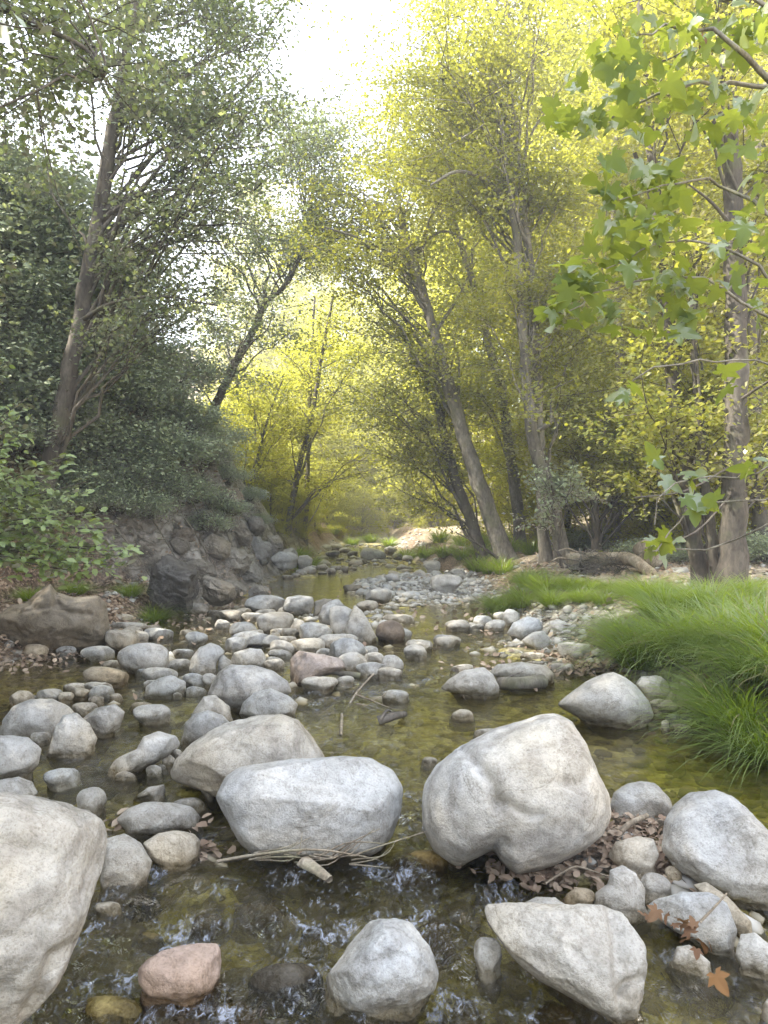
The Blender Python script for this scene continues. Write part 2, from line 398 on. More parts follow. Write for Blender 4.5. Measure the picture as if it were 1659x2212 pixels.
def water_mat():
    m, t, out = new_mat('clear_water')
    tc = N(t, 'ShaderNodeTexCoord')
    rif = N(t, 'ShaderNodeAttribute', attribute_name='riffle')
    mp = N(t, 'ShaderNodeMapping'); mp.inputs['Scale'].default_value = (1.0, 0.62, 1.0)
    t.links.new(tc.outputs['Object'], mp.inputs[0])
    n1 = N(t, 'ShaderNodeTexNoise', i_Scale=16.0, i_Detail=4.0, i_Roughness=0.6, i_Distortion=0.8); t.links.new(mp.outputs[0], n1.inputs['Vector'])
    n2 = N(t, 'ShaderNodeTexNoise', i_Scale=3.5, i_Detail=3.0); t.links.new(mp.outputs[0], n2.inputs['Vector'])
    b1 = N(t, 'ShaderNodeBump', i_Distance=0.05)
    k = math_(t, 'ADD', math_(t, 'MULTIPLY', rif.outputs['Fac'], 1.6), 0.04)
    t.links.new(k, b1.inputs['Strength'])
    h = math_(t, 'ADD', n1.outputs[0], math_(t, 'MULTIPLY', n2.outputs[0], 0.8))
    t.links.new(h, b1.inputs['Height'])
    fr = N(t, 'ShaderNodeFresnel', i_IOR=1.33); t.links.new(b1.outputs[0], fr.inputs['Normal'])
    g = N(t, 'ShaderNodeBsdfGlossy', i_Roughness=0.02); t.links.new(b1.outputs[0], g.inputs['Normal'])
    g.inputs['Color'].default_value = (1, 1, 1, 1)
    tr = N(t, 'ShaderNodeBsdfTransparent'); tr.inputs[0].default_value = (0.92, 0.91, 0.78, 1)
    rf = N(t, 'ShaderNodeBsdfRefraction', i_IOR=1.33, i_Roughness=0.0)
    rf.inputs['Color'].default_value = (0.92, 0.91, 0.78, 1)
    t.links.new(b1.outputs[0], rf.inputs['Normal'])
    m0 = N(t, 'ShaderNodeMixShader'); m0.inputs[0].default_value = 0.35
    t.links.new(tr.outputs[0], m0.inputs[1]); t.links.new(rf.outputs[0], m0.inputs[2])
    mx = N(t, 'ShaderNodeMixShader')
    t.links.new(math_(t, 'MULTIPLY', fr.outputs[0], 1.35, True), mx.inputs[0]); t.links.new(m0.outputs[0], mx.inputs[1]); t.links.new(g.outputs[0], mx.inputs[2])
    # white water and bluish sky glints, painted as diffuse flecks on the riffles
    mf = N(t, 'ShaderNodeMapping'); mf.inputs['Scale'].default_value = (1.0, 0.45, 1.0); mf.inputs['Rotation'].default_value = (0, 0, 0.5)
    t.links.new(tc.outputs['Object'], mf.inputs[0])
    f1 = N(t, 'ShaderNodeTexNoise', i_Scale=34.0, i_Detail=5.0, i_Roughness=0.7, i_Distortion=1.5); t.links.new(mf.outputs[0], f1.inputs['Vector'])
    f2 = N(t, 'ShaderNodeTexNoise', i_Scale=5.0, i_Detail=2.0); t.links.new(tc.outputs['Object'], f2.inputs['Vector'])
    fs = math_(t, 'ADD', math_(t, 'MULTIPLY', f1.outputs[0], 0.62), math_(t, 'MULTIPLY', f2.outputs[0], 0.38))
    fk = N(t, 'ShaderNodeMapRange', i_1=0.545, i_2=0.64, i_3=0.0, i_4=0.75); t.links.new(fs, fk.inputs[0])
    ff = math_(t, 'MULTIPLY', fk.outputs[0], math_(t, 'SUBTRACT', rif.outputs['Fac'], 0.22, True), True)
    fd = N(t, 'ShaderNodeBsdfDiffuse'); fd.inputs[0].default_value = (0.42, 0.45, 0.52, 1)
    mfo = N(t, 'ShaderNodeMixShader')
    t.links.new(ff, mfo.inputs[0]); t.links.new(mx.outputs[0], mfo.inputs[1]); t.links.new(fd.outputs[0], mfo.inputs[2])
    t.links.new(mfo.outputs[0], out.inputs['Surface'])
    return m
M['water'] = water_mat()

# ------------------------------------------------------------------ the ground: one height field
XL_Y = [-30, 0, 5, 7.5, 11, 12, 16, 20, 26, 34, 42]
XL_X = [-4.4, -4.2, -4.0, -3.5, -3.2, -2.9, -2.35, -2.55, -2.3, -2.2, -2.0]
XR_Y = [-30, 0, 3, 4, 5, 6.7, 7.6, 11, 13, 17, 20, 26, 34, 42]
XR_X = [3.6, 3.5, 3.2, 2.7, 2.0, 2.1, 1.95, 1.7, 1.8, 1.8, 1.3, 0.7, 0.5, 0.3]
MOUNDS = [  # x, y, rx, ry, rise
    (0.95, 3.25, 0.45, 0.35, 0.30), (1.25, 2.75, 0.30, 0.30, 0.20), (-0.75, 3.2, 0.3, 0.25, 0.16),
    (0.75, 14.9, 1.35, 2.7, 0.46), (-1.1, 8.6, 0.8, 1.6, 0.16), (-0.4, 10.6, 1.0, 1.0, 0.14), (-2.6, 5.0, 0.7, 0.6, 0.16),
    (1.55, 8.0, 0.6, 1.2, 0.22), (1.0, 7.0, 0.5, 0.25, 0.2), (-0.3, 22.5, 2.0, 2.5, 0.22), (-2.0, 6.0, 0.5, 0.5, 0.12), (-1.9, 17.6, 0.5, 1.5, 0.2)]

def H(x, y):
    x = np.asarray(x, dtype=np.float64); y = np.asarray(y, dtype=np.float64)
    P = np.stack([x, y, np.zeros_like(x)], -1).reshape(-1, 3)
    sh = x.shape
    nz = lambda s, seed, o=4: fbm(P * s, seed, o).reshape(sh)
    wob = nz(0.55, 3, 3) * 0.16
    xl = np.interp(y, XL_Y, XL_X) + wob
    xr = np.interp(y, XR_Y, XR_X) + wob
    z = -0.135 + 0.035 * nz(1.1, 5) + 0.025 * nz(5.0, 9, 3)
    for mx, my, rx, ry, h in MOUNDS:
        z = z + h * 0.76 * np.exp(-((x - mx) / rx) ** 2 - ((y - my) / ry) ** 2)
    # left bank and canyon side
    tl = xl - x
    s0 = np.interp(y, [0, 8, 11, 13, 16, 60], [2.3, 2.1, 1.7, 0.55, 0.2, 0.3])
    bank = 0.52 * sstep(-0.25, 0.75, tl)
    ts = np.maximum(tl - s0, 0)
    steep = np.interp(y, [0, 9, 14, 18.5, 23, 60], [1.3, 1.5, 1.75, 1.6, 0.7, 0.45])
    slope = np.where(ts < 4.6, ts * steep, 4.6 * steep + (ts - 4.6) * 1.02)
    cap = np.interp(y, [-60, -20, 0, 19, 24, 30, 60, 160], [14, 24, 32, 28, 9, 5.5, 5, 14])  # unseen ridge height shaped for shade near the camera and sun upstream
    slope = cap * (1 - np.exp(-slope / cap * 1.12)) if False else np.minimum(slope, cap + 0.04 * ts)
    rough = np.clip(ts / 1.2, 0, 1)
    slope = slope + rough * (0.30 * nz(0.55, 21, 4) + 0.10 * fbm(P * 2.3, 31, 3, ridged=True).reshape(sh)) + np.clip(ts / 8, 0, 1) * 1.2 * nz(0.11, 41, 3)
    rz = np.clip((y - 10.5) / 2, 0, 1) * np.clip((28 - y) / 4, 0, 1) * np.clip((tl + .2) / .5, 0, 1) * np.clip((4.5 - tl) / 2, 0, 1)
    lay = (x * .5 + y * .25 + z * .8) * 2.6 + 0.8 * nz(0.7, 23, 3)
    slope = slope + rz * (0.22 * (np.abs(lay % 1.0 - .5) * 2 - .5) + 0.22 * fbm(P * 1.1, 33, 4, ridged=True).reshape(sh))
    z = z + np.where(tl > -0.6, bank + slope, 0)
    # right bank
    tr_ = x - xr
    rb = 0.575 * sstep(-0.15, 1.1, tr_) + 0.05 * np.maximum(tr_, 0) + np.where(tr_ > 0, 0.10 * nz(0.5, 51, 3) * np.clip(tr_, 0, 1), 0)
    hill = np.maximum(tr_ - np.interp(y, [0, 20, 45], [13, 16, 20]), 0) * 0.6
    hill = np.minimum(hill, 22)
    z = z + rb + hill
    # the valley closes far ahead
    far = np.maximum(y - 43, 0)
    z = z + np.minimum(0.22 * far, 14) + np.where((y > 27) & (y < 60), 0.02 * (y - 27), 0)
    return z

def build_ground():
    xs = np.concatenate([-np.geomspace(6.2, 150, 54)[::-1], np.arange(-6.1, 5.2, 0.075), np.geomspace(5.25, 150, 50)])
    ys = np.concatenate([-np.geomspace(0.6, 60, 18)[::-1], np.arange(-0.4, 1.2, 0.2), np.arange(1.2, 13, 0.075), np.geomspace(13.05, 170, 130)])
    X, Y = np.meshgrid(xs, ys)
    Z = H(X, Y)
    nx, ny = len(xs), len(ys)
    V = np.stack([X, Y, Z], -1).reshape(-1, 3)
    i = np.arange(nx * ny).reshape(ny, nx)
    F = np.stack([i[:-1, :-1], i[:-1, 1:], i[1:, 1:], i[1:, :-1]], -1).reshape(-1, 4)
    me = make_mesh('ground', V, [F], M['ground'], smooth=True)
    x, y = V[:, 0], V[:, 1]
    xl = np.interp(y, XL_Y, XL_X); xr = np.interp(y, XR_Y, XR_X)
    n = fbm(V * 1.3, 77, 3)
    bed = sstep(-0.35, 0.15, x - xl + 0.25 * n) * sstep(-0.45, 0.2, xr + 0.9 * np.exp(-((y - 8.6) / 2.4) ** 2) - x + 0.3 * n) * (1 - sstep(40, 48, y))
    sand_sunlit = sstep(0.6, 1.6, x - xr + 0.4 * n) * (0.75 + 0.25 * n) + sstep(40, 50, y)  # sand on the right bank; far ground paled to stand for sunlight
    tl = xl - x
    rocky = sstep(10.5, 12.5, y) * (1 - sstep(24, 30, y)) * sstep(-0.3, 0.1, tl) * (1 - sstep(1.8, 3.2, tl)) * (0.9 + .4 * fbm(V * .6, 88, 2))
    for nm, a in (('bed', bed), ('sand_sunlit', np.clip(sand_sunlit, 0, 1)), ('rocky', np.clip(rocky, 0, 1))):
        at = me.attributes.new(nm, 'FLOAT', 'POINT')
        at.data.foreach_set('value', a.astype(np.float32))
    o = link('ground', me)
    tag(o, 'stony creek bed with leaf covered banks and canyon side', None, None, 'structure')
build_ground()

def build_water():
    xs = np.concatenate([np.arange(-5.2, -3.2, 0.12), np.arange(-3.2, 3.6, 0.03), np.arange(3.6, 5.0, 0.12)])
    ys = np.concatenate([np.arange(0.4, 1.8, 0.1), np.arange(1.8, 7.0, 0.03), np.geomspace(7.0, 46, 160)])
    X, Y = np.meshgrid(xs, ys)
    V = np.stack([X, Y, np.zeros_like(X)], -1).reshape(-1, 3)
    x, y = V[:, 0], V[:, 1]
    r = np.zeros(len(V))
    def spot(px, py, rx, ry, a):
        d = gdist(py); cx = (px - 829.5) * K * d
        return a * np.exp(-((x - cx) / rx) ** 2 - ((y - d) / ry) ** 2)
    r += 1.0 * (1 - sstep(2.9, 3.6, y)) * (1 - 0.55 * sstep(0.55, 1.1, x))
    r += spot(890, 1760, 0.22, 0.45, 0.9) + spot(780, 1620, 0.45, 0.5, 0.55) + spot(690, 1510, 0.35, 0.5, 0.9)
    r += spot(960, 1465, 0.4, 0.35, 0.9) + spot(1010, 1400, 0.5, 0.6, 0.6) + spot(560, 1345, 0.5, 1.0, 0.35)
    r += spot(250, 1640, 0.7, 0.6, 0.35) + spot(350, 1870, 0.5, 0.4, 0.6) + spot(880, 1480, 0.6, 0.8, 0.4)
    r = np.clip(r + 0.10 + 0.05 * fbm(V * 0.8, 5, 3), 0.03, 1.1)
    amp = np.clip(r, 0, 1)
    q = np.stack([x + 0.25 * y, y * 0.75, np.zeros_like(x)], -1)
    fade = 1 - sstep(8, 14, y)
    V[:, 2] = amp * fade * (0.024 * fbm(q * 4.5, 61, 2) + 0.022 * fbm(q * 10, 63, 2))
    V[:, 2] += 0.012 * amp * fade * np.maximum(fbm(q * 7.0, 65, 2, ridged=True), 0) * 0.6
    nx, ny = len(xs), len(ys)
    i = np.arange(nx * ny).reshape(ny, nx)
    F = np.stack([i[:-1, :-1], i[:-1, 1:], i[1:, 1:], i[1:, :-1]], -1).reshape(-1, 4)
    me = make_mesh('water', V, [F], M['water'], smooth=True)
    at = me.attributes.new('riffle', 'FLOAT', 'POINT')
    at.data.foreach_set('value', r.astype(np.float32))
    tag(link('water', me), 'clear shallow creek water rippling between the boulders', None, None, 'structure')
build_water()

# ------------------------------------------------------------------ rocks
import bmesh
_ICO = {}
def ico(sub):
    if sub not in _ICO:
        bm = bmesh.new()
        bmesh.ops.create_icosphere(bm, subdivisions=sub, radius=1.0)
        V = np.array([v.co[:] for v in bm.verts]); F = np.array([[v.index for v in f.verts] for f in bm.faces])
        bm.free()
        _ICO[sub] = (V / np.linalg.norm(V, axis=1)[:, None], F)
    return _ICO[sub]

def crop(n):
    return {0: lambda p: p, 1: lambda p: (p[0] * .5, 1207 + p[1] * .5), 2: lambda p: (829.5 + p[0] * .5, 1207 + p[1] * .5),
            3: lambda p: (p[0] * .5, 1646 + p[1] * .5), 4: lambda p: (829.5 + p[0] * .5, 1646 + p[1] * .5),
            5: lambda p: (493.7 + p[0] * .3638, 1097 + p[1] * .3638), 6: lambda p: (p[0] * .5, 737 + p[1] * .5)}[n]

PAL = {'g': (0.50, 0.50, 0.495), 'w': (0.555, 0.55, 0.54), 'b': (0.465, 0.485, 0.51), 't': (0.47, 0.43, 0.36), 'r': (0.49, 0.42, 0.385),
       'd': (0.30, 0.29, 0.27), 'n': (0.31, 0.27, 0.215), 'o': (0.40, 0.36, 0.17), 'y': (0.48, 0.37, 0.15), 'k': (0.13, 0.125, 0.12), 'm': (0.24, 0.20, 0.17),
       'c': (0.515, 0.49, 0.445)}
ROCKS = []
rng0 = np.random.default_rng(11)

def rock(c, shape, col, label, group=None, zg=0.0, dep=0.85, ext=0.22, facets=4, box=0.85, rough=1.0, sub=None, grooves=(), seed=None,
         name='boulder', cat='boulder', mat='rock', dist=None, fcut=0.80):
    """a solid boulder: shape is its outline in crop c, either points or (cx, cy, w, h)"""
    seed = seed if seed is not None else len(ROCKS) * 13 + 5
    rg = np.random.default_rng(seed)
    f = crop(c)
    if len(shape) == 4 and not hasattr(shape[0], '__len__'):
        cx, cy, w_, h_ = shape
        pts = []
        pw = rg.uniform(0.8, 1.0)
        for i in range(18):
            a = i / 18 * 2 * math.pi
            ca, sa_ = math.cos(a), math.sin(a)
            rr = 1 + 0.07 * math.sin(2 * a + rg.uniform(0, .6) + seed) + 0.05 * math.sin(3 * a + seed * 1.7)
            pts.append((cx + w_ / 2 * rr * math.copysign(abs(ca) ** pw, ca), cy + h_ / 2 * rr * math.copysign(abs(sa_) ** pw, sa_)))
    else:
        pts = shape
    pts = np.array([f(p) for p in pts], dtype=float)
    bot = pts[:, 1].max(); top = pts[:, 1].min()
    cen = np.array([(pts[:, 0].min() + pts[:, 0].max()) / 2, (bot + top) / 2])
    db = dist if dist is not None else gdist(bot, zg)
    # push the unseen foot of the rock down into the bed
    low = pts[:, 1] > cen[1]
    pts[low, 1] += ext * (pts[low, 1] - cen[1])
    view = PX(cen[0], cen[1], 1.0) - np.array([0, 0, CAMZ])
    v = view / np.linalg.norm(view)
    Q = PX(cen[0], bot, db)
    camp = np.array([0, 0, CAMZ])
    pl = np.dot(Q - camp, v)
    hit = lambda px, py: camp + (PX(px, py, 1.0) - camp) * (pl / np.dot(PX(px, py, 1.0) - camp, v))
    C = hit(*cen)
    r = np.cross(v, (0, 0, 1)); r /= np.linalg.norm(r)
    u = np.cross(r, v)
    q = np.array([hit(*p) - C for p in pts])
    qa, qb = q @ r, q @ u
    # radial outline, star shaped about C: ray casting against the polygon
    TH = np.linspace(0, 2 * math.pi, 361)
    R = np.zeros(361)
    for i in range(len(qa)):
        x1, y1 = qa[i], qb[i]; x2, y2 = qa[(i + 1) % len(qa)], qb[(i + 1) % len(qa)]
        dx, dy = x2 - x1, y2 - y1
        ct, st = np.cos(TH), np.sin(TH)
        den = ct * dy - st * dx
        den = np.where(np.abs(den) < 1e-9, 1e-9, den)
        tt = (x1 * dy - y1 * dx) / den
        ss = (x1 * st - y1 * ct) / den
        ok = (tt > 0) & (ss >= -1e-6) & (ss <= 1 + 1e-6)
        R = np.where(ok & (tt > R), tt, R)
    R[R <= 0] = np.median(R[R > 0])
    kern = np.array([1, 2, 3, 4, 3, 2, 1.]); kern /= kern.sum()
    Rp = np.concatenate([R[-7:-1], R, R[1:7]])
    R = np.convolve(Rp, kern, 'same')[6:-6]
    wpx = (pts[:, 0].max() - pts[:, 0].min())
    size = (qa.max() - qa.min())
    hsz = (qb.max() - qb.min())
    if sub is None:
        sub = 6 if wpx > 240 else 5 if wpx > 90 else 4 if wpx > 30 else 3
    D, F = ico(sub)
    a, b, cc = D[:, 0], D[:, 1], D[:, 2]
    s = np.sqrt(a * a + b * b)
    th = np.arctan2(b, a) % (2 * math.pi)
    Rt = np.interp(th, TH, R)
    dm = dep * 0.5 * math.sqrt(size * min(size, hsz * 1.35))
    sp = np.sign(s) * np.abs(s) ** box
    cp = np.sign(cc) * np.abs(cc) ** box
    pa, pb, pc = Rt * sp * np.cos(th), Rt * sp * np.sin(th), dm * cp
    mean = math.sqrt(size * hsz) * 0.5
    PP = np.stack([pa, pb, pc], -1)
    for kf in range(facets):
        nrm = rg.normal(size=3); nrm[2] = abs(nrm[2]) * 1.1 + 0.45; nrm /= np.linalg.norm(nrm)
        sup = (PP @ nrm).max()
        d = PP @ nrm - sup * rg.uniform(fcut - .04, fcut + .12)
        PP = PP - np.where(d > 0, d, 0)[:, None] * nrm * 0.88
    if mat == 'outcrop':
        for kf in range(46):
            nrm = rg.normal(size=3); nrm[2] = abs(nrm[2]) + .1; nrm += np.array([.5, .9, 0.]) * rg.choice([-1, 0, 1]); nrm /= np.linalg.norm(nrm)
            off = rg.normal(0, .28, 3) * np.array([size, hsz, dm])
            sup = ((PP - off) @ nrm)
            m_ = sup > np.quantile(sup, rg.uniform(.80, .96))
            q_ = sup[m_].min() if m_.any() else 0
            PP[m_] -= ((sup[m_] - q_) * .8)[:, None] * nrm
        lay = PP @ np.array([.45, .85, .28]) / mean * 5.0 + fbm(PP / mean * 1.5, seed, 3) * 1.2
        PP = PP + (np.array([.2, .35, .9]) * ((np.abs(lay % 1.0 - .5) - .25) * .16 * mean)[:, None])
    nd = PP / (np.linalg.norm(PP, axis=1)[:, None] + 1e-9)
    dsp = mean * (0.075 * fbm(PP / mean * 1.1 + seed, seed, 2) + 0.032 * fbm(PP / mean * 3.3 + seed, seed + 3, 3) + 0.012 * fbm(PP / mean * 10, seed + 6, 3))
    if rough > 1.5:
        dsp += mean * 0.05 * (rough - 1) * fbm(PP / mean * 2.2, seed + 11, 4, ridged=True)
    damp = 1 - 0.55 * np.clip(1 - np.abs(cc) * 3, 0, 1)
    PP = PP + nd * (dsp * min(rough, 1.5) * damp)[:, None]
    for line, w1, w2, dpt in grooves:
        lp = np.array([hit(*f(p)) - C for p in line]); la, lb = lp @ r, lp @ u
        best = np.full(len(PP), 1e9); sgn = np.zeros(len(PP))
        for i in range(len(la) - 1):
            ex, ey = la[i + 1] - la[i], lb[i + 1] - lb[i]
            L2 = ex * ex + ey * ey
            tpar = np.clip(((PP[:, 0] - la[i]) * ex + (PP[:, 1] - lb[i]) * ey) / L2, 0, 1)
            ddx, ddy = PP[:, 0] - la[i] - tpar * ex, PP[:, 1] - lb[i] - tpar * ey
            dd = np.sqrt(ddx ** 2 + ddy ** 2)
            sg = np.sign(ex * ddy - ey * ddx)
            sgn = np.where(dd < best, sg, sgn); best = np.minimum(best, dd)
        ww = np.where(sgn > 0, w1, w2)
        g = np.exp(-(best / ww) ** 2) * (PP[:, 2] > -0.1 * dm)
        PP[:, 2] -= g * dpt
    W = PP[:, :1] * r + PP[:, 1:2] * u - PP[:, 2:3] * v
    # the foot reaches down into the bed
    wz = W[:, 2] + C[2]
    foot = zg + 0.02
    want = zg - min(0.17, 0.35 * size + 0.05)
    if mat != 'outcrop' and dist is None and want < wz.min() < foot - .002:
        k_ = (foot - want) / (foot - wz.min())
        lowm = wz < foot
        W[lowm, 2] = foot - (foot - wz[lowm]) * k_ - C[2]
        cxy = W[:, :2].mean(0)
        W[lowm, :2] = cxy + (W[lowm, :2] - cxy) * (1 + min(1.0, .085 / (size * .5)) * np.clip((foot - wz[lowm]) / (foot - wz.min()), 0, 1))[:, None]
    me = make_mesh(name, W, [F], M[mat], smooth=(mat != 'outcrop'))
    o = link(name, me, C)
    cv = np.array(PAL[col]) * rg.uniform(0.93, 1.06) * 0.87 if isinstance(col, str) else np.array(col) * (0.72 if mat == 'rock' else 0.95)
    o.color = (*cv, 1)
    tag(o, label, cat, group)
    ROCKS.append((C, max(size, hsz) * 0.5))
    return o

def slope_hit(px, py, d0=4.0):
    """where the line of sight through a photo position meets the ground"""
    d = np.arange(d0, 60, .08)
    x = (px - 829.5) * K * d; z = CAMZ + (1106 - py) * K * d
    hit = np.nonzero(H(x, d) > z)[0]
    return (x[hit[0]], d[hit[0]]) if len(hit) else None

# ---- the large boulders of the foreground
rock(3, [(-150, 190), (0, 158), (100, 142), (200, 138), (300, 115), (360, 128), (410, 168), (442, 230), (468, 290), (472, 350), (455, 430), (430, 520), (405, 620), (380, 700), (330, 800), (290, 870), (240, 960), (170, 1050), (110, 1110), (20, 1180), (-150, 1200), (-260, 700)],
     'c', 'huge rough cream boulder filling the lower left corner', dist=2.05, dep=0.75, facets=5, ext=0.05, box=0.8,
     grooves=[([(100, 1080), (180, 930), (215, 820), (300, 780)], .012, .05, .035), ([(0, 370), (120, 385), (260, 440)], .02, .03, .012)])
rock(3, [(935, 150), (975, 70), (1040, 22), (1150, 2), (1300, -18), (1450, -25), (1600, -12), (1700, 45), (1733, 105), (1725, 230), (1690, 310), (1600, 368), (1400, 395), (1120, 380), (1040, 320), (985, 235)],
     'w', 'broad smooth loaf shaped pale boulder with twigs caught at its foot', dep=0.95, facets=2, box=0.78, seed=21, ext=.12, rough=.75)
rock(4, [(165, 190), (180, 95), (230, 10), (340, -70), (500, -135), (660, -195), (740, -210), (810, -180), (880, -75), (920, 30), (965, 140), (973, 225), (940, 305), (850, 370), (740, 420), (570, 462), (515, 420), (470, 360), (320, 420), (215, 365), (170, 280)],
     'w', 'largest pale boulder, high shouldered with a dark notch across its face', dep=1.0, facets=3, box=0.86, seed=34, ext=.10, fcut=.90, rough=.55,
     grooves=[([(350, -30), (400, 10), (440, 70), (470, 110), (488, 180)], .035, .007, .05), ([(488, 180), (530, 175), (570, 205), (630, 232), (660, 222)], .025, .006, .035),
              ([(475, 420), (490, 350), (530, 330)], .03, .02, .03), ([(720, 200), (800, 260), (860, 330)], .006, .012, .010), ([(750, 100), (820, 105), (870, 60)], .03, .012, .02)])
rock(1, [(735, 910), (760, 860), (830, 795), (960, 720), (1100, 680), (1210, 675), (1290, 700), (1350, 765), (1400, 850), (1430, 930), (1300, 1000), (1000, 1010), (840, 965), (755, 940)],
     'c', 'wide low brownish grey boulder behind the loaf shaped boulder', dep=1.1, facets=2, seed=45)
rock(4, [(1200, 370), (1212, 255), (1258, 185), (1320, 138), (1430, 124), (1500, 150), (1580, 220), (1659, 290), (1800, 400), (1830, 500), (1780, 565), (1659, 588), (1500, 562), (1350, 492), (1250, 430)],
     'g', 'big grey boulder cut off by the right edge of the picture', dep=0.9, facets=2, box=.9, seed=57)
rock(4, [(975, 190), (990, 130), (1050, 90), (1110, 82), (1180, 100), (1240, 160), (1253, 200), (1220, 270), (1150, 285), (1020, 278)], 'b', 'round bluish boulder between the notched boulder and the right edge boulder', facets=2, seed=66)
rock(4, [(447, 622), (600, 622), (800, 630), (940, 620), (1030, 650), (1090, 730), (1120, 800), (1118, 900), (1110, 1000), (1090, 1080), (990, 1085), (900, 1050), (780, 985), (680, 940), (560, 835), (452, 705)],
     'c', 'flat topped wedge shaped boulder with a cracked right end in the rapid', dep=0.9, facets=4, box=.72, seed=71, ext=.1,
     grooves=[([(960, 640), (985, 760), (985, 900), (1010, 1070)], .03, .010, .03), ([(1110, 930), (1040, 945), (1000, 990)], .010, .010, .03), ([(740, 780), (800, 800), (850, 840)], .01, .02, .01)])
rock(4, [(-275, 1000), (-260, 930), (-160, 800), (-60, 692), (40, 682), (110, 700), (190, 800), (228, 900), (222, 965), (120, 1035), (-60, 1062), (-230, 1045)], 'b', 'grey cone shaped stone standing in the rapid at bottom centre', facets=3, box=.92, seed=83, dep=.9,
     grooves=[([(-10, 850), (60, 835), (140, 870), (190, 930)], .01, .03, .012)])
rock(3, [(598, 900), (640, 850), (700, 815), (850, 785), (940, 785), (957, 820), (952, 930), (900, 990), (800, 1022), (650, 1002), (605, 950)], (.52, .42, .385), 'pinkish brick coloured stone washed by the rapid', facets=4, box=.72, seed=91, ext=.1)
rock(2, [(743, 625), (800, 580), (870, 530), (950, 495), (990, 490), (1040, 510), (1090, 550), (1140, 610), (1166, 665), (1120, 702), (1000, 708), (850, 678)], 'g', 'smooth domed grey boulder rising from the quiet pool at right', facets=1, box=1.0, seed=103, dep=.9, rough=.6)
rock(1, [(-60, 260), (0, 238), (60, 205), (120, 195), (165, 150), (218, 112), (240, 150), (300, 168), (430, 160), (465, 190), (472, 280), (460, 345), (380, 375), (250, 388), (120, 372), (-60, 340)], 'n', 'large square brown boulder below the leaning left bank tree', facets=5, box=.72, seed=115, zg=.06, rough=1.3,
     grooves=[([(225, 130), (245, 200), (290, 235), (380, 245)], .03, .012, .06), ([(0, 240), (120, 230), (240, 205)], .05, .02, .03)])
rock(1, [(8, 750), (20, 690), (60, 640), (130, 612), (230, 608), (300, 640), (332, 680), (300, 750), (150, 775), (50, 772)], 'w', 'rounded pale boulder largest of the cluster at the left edge', facets=2, seed=121)
rock(1, [(205, 830), (230, 740), (270, 680), (330, 668), (380, 710), (417, 770), (400, 832), (330, 848), (260, 842)], 'w', 'upright egg shaped pale stone in front of the left edge cluster', facets=2, seed=133)
rock(1, [(350, 700), (400, 645), (500, 625), (540, 660), (522, 720), (450, 765), (400, 755)], 'w', 'pale stone with rounded top at the right of the left edge cluster', facets=3, seed=141)
rock(1, [(-80, 790), (0, 765), (120, 770), (178, 822), (165, 885), (120, 932), (0, 952), (-80, 940)], 'w', 'white lumpy boulder half out of the picture above the huge corner boulder', facets=3, seed=153)
rock(1, [(-60, 980), (0, 955), (80, 945), (140, 965), (165, 1010), (120, 1060), (-60, 1070)], 'g', 'smooth grey stone tucked behind the huge corner boulder at the left edge', facets=1, seed=161)
rock(3, (395, 165, 120, 120), 'b', 'bluish stone peeping over the top of the huge corner boulder', facets=1, seed=165)
rock(1, [(468, 902), (500, 860), (590, 822), (620, 768), (680, 745), (760, 765), (786, 802), (720, 855), (620, 892), (540, 918), (482, 918)], 'w', 'long peanut shaped pale stone lying in the left channel', facets=2, seed=173, dep=.8)
rock(3, [(430, 500), (440, 400), (465, 330), (540, 308), (610, 350), (657, 430), (640, 490), (580, 545), (500, 558), (450, 540)], 'c', 'cream stone wedged against the right side of the huge corner boulder', facets=2, seed=181)
rock(3, [(615, 350), (680, 307), (770, 295), (840, 310), (868, 340), (860, 400), (800, 450), (710, 448), (650, 412)], 'c', 'rounded tan stone with dead leaves stuck below it', facets=2, seed=193)
rock(3, [(500, 250), (540, 205), (620, 172), (740, 170), (830, 190), (882, 240), (850, 280), (700, 305), (560, 302)], 'g', 'low pitted grey boulder with leaf litter along its front', facets=3, rough=1.3, seed=201)
rock(3, (815, 182, 135, 58), 'b', 'small bluish stone on the shoulder of the pitted grey boulder', seed=203, name='stone', cat='stone')
rock(3, [(580, 150), (640, 110), (710, 95), (715, 130), (690, 165), (650, 150)], 'w', 'small white pointed stone between peanut stone and pitted boulder', name='stone', cat='stone', seed=207)
rock(3, [(865, 110), (885, 112), (925, 145), (905, 155), (870, 130)], 'w', 'short white finger of stone beside the loaf shaped boulder', name='stone', cat='stone', seed=208)
rock(3, (465, 632, 105, 62), 'g', 'small wet stone with water curling round it beside the huge corner boulder', name='stone', cat='stone', seed=209)
rock(3, (815, 0, 0.1, 0.1), 'g', 'x', seed=1) if False else None
rock(4, [(965, 405), (1000, 350), (1090, 320), (1160, 335), (1185, 400), (1150, 478), (1050, 465)], 'c', 'pale angular stone among dead leaves under the notched boulder', facets=3, zg=.06, seed=211)
rock(4, [(912, 562), (965, 530), (978, 470), (1030, 450), (1090, 480), (1132, 550), (1125, 622), (1030, 642), (930, 622)], 'w', 'two lobed white stone behind the wedge shaped boulder', facets=3, zg=.03, seed=221)
rock(4, (1170, 528, 135, 100), 'g', 'small grey round stone between the two lobed stone and the edge boulder', seed=226, name='stone', cat='stone', zg=.03)
rock(4, (848, 582, 130, 76), 't', 'small tan stone peeping above the back edge of the wedge shaped boulder', seed=229, name='stone', cat='stone', zg=.02)
rock(4, (1250, 478, 80, 60), 'c', 'little cream stone against the foot of the right edge boulder', seed=231, name='stone', cat='stone', zg=.04)
rock(4, [(600, 610), (660, 582), (740, 585), (800, 625), (760, 660), (640, 655)], 'b', 'bluish slab hidden behind the flat top of the wedge boulder', seed=233, zg=.02)
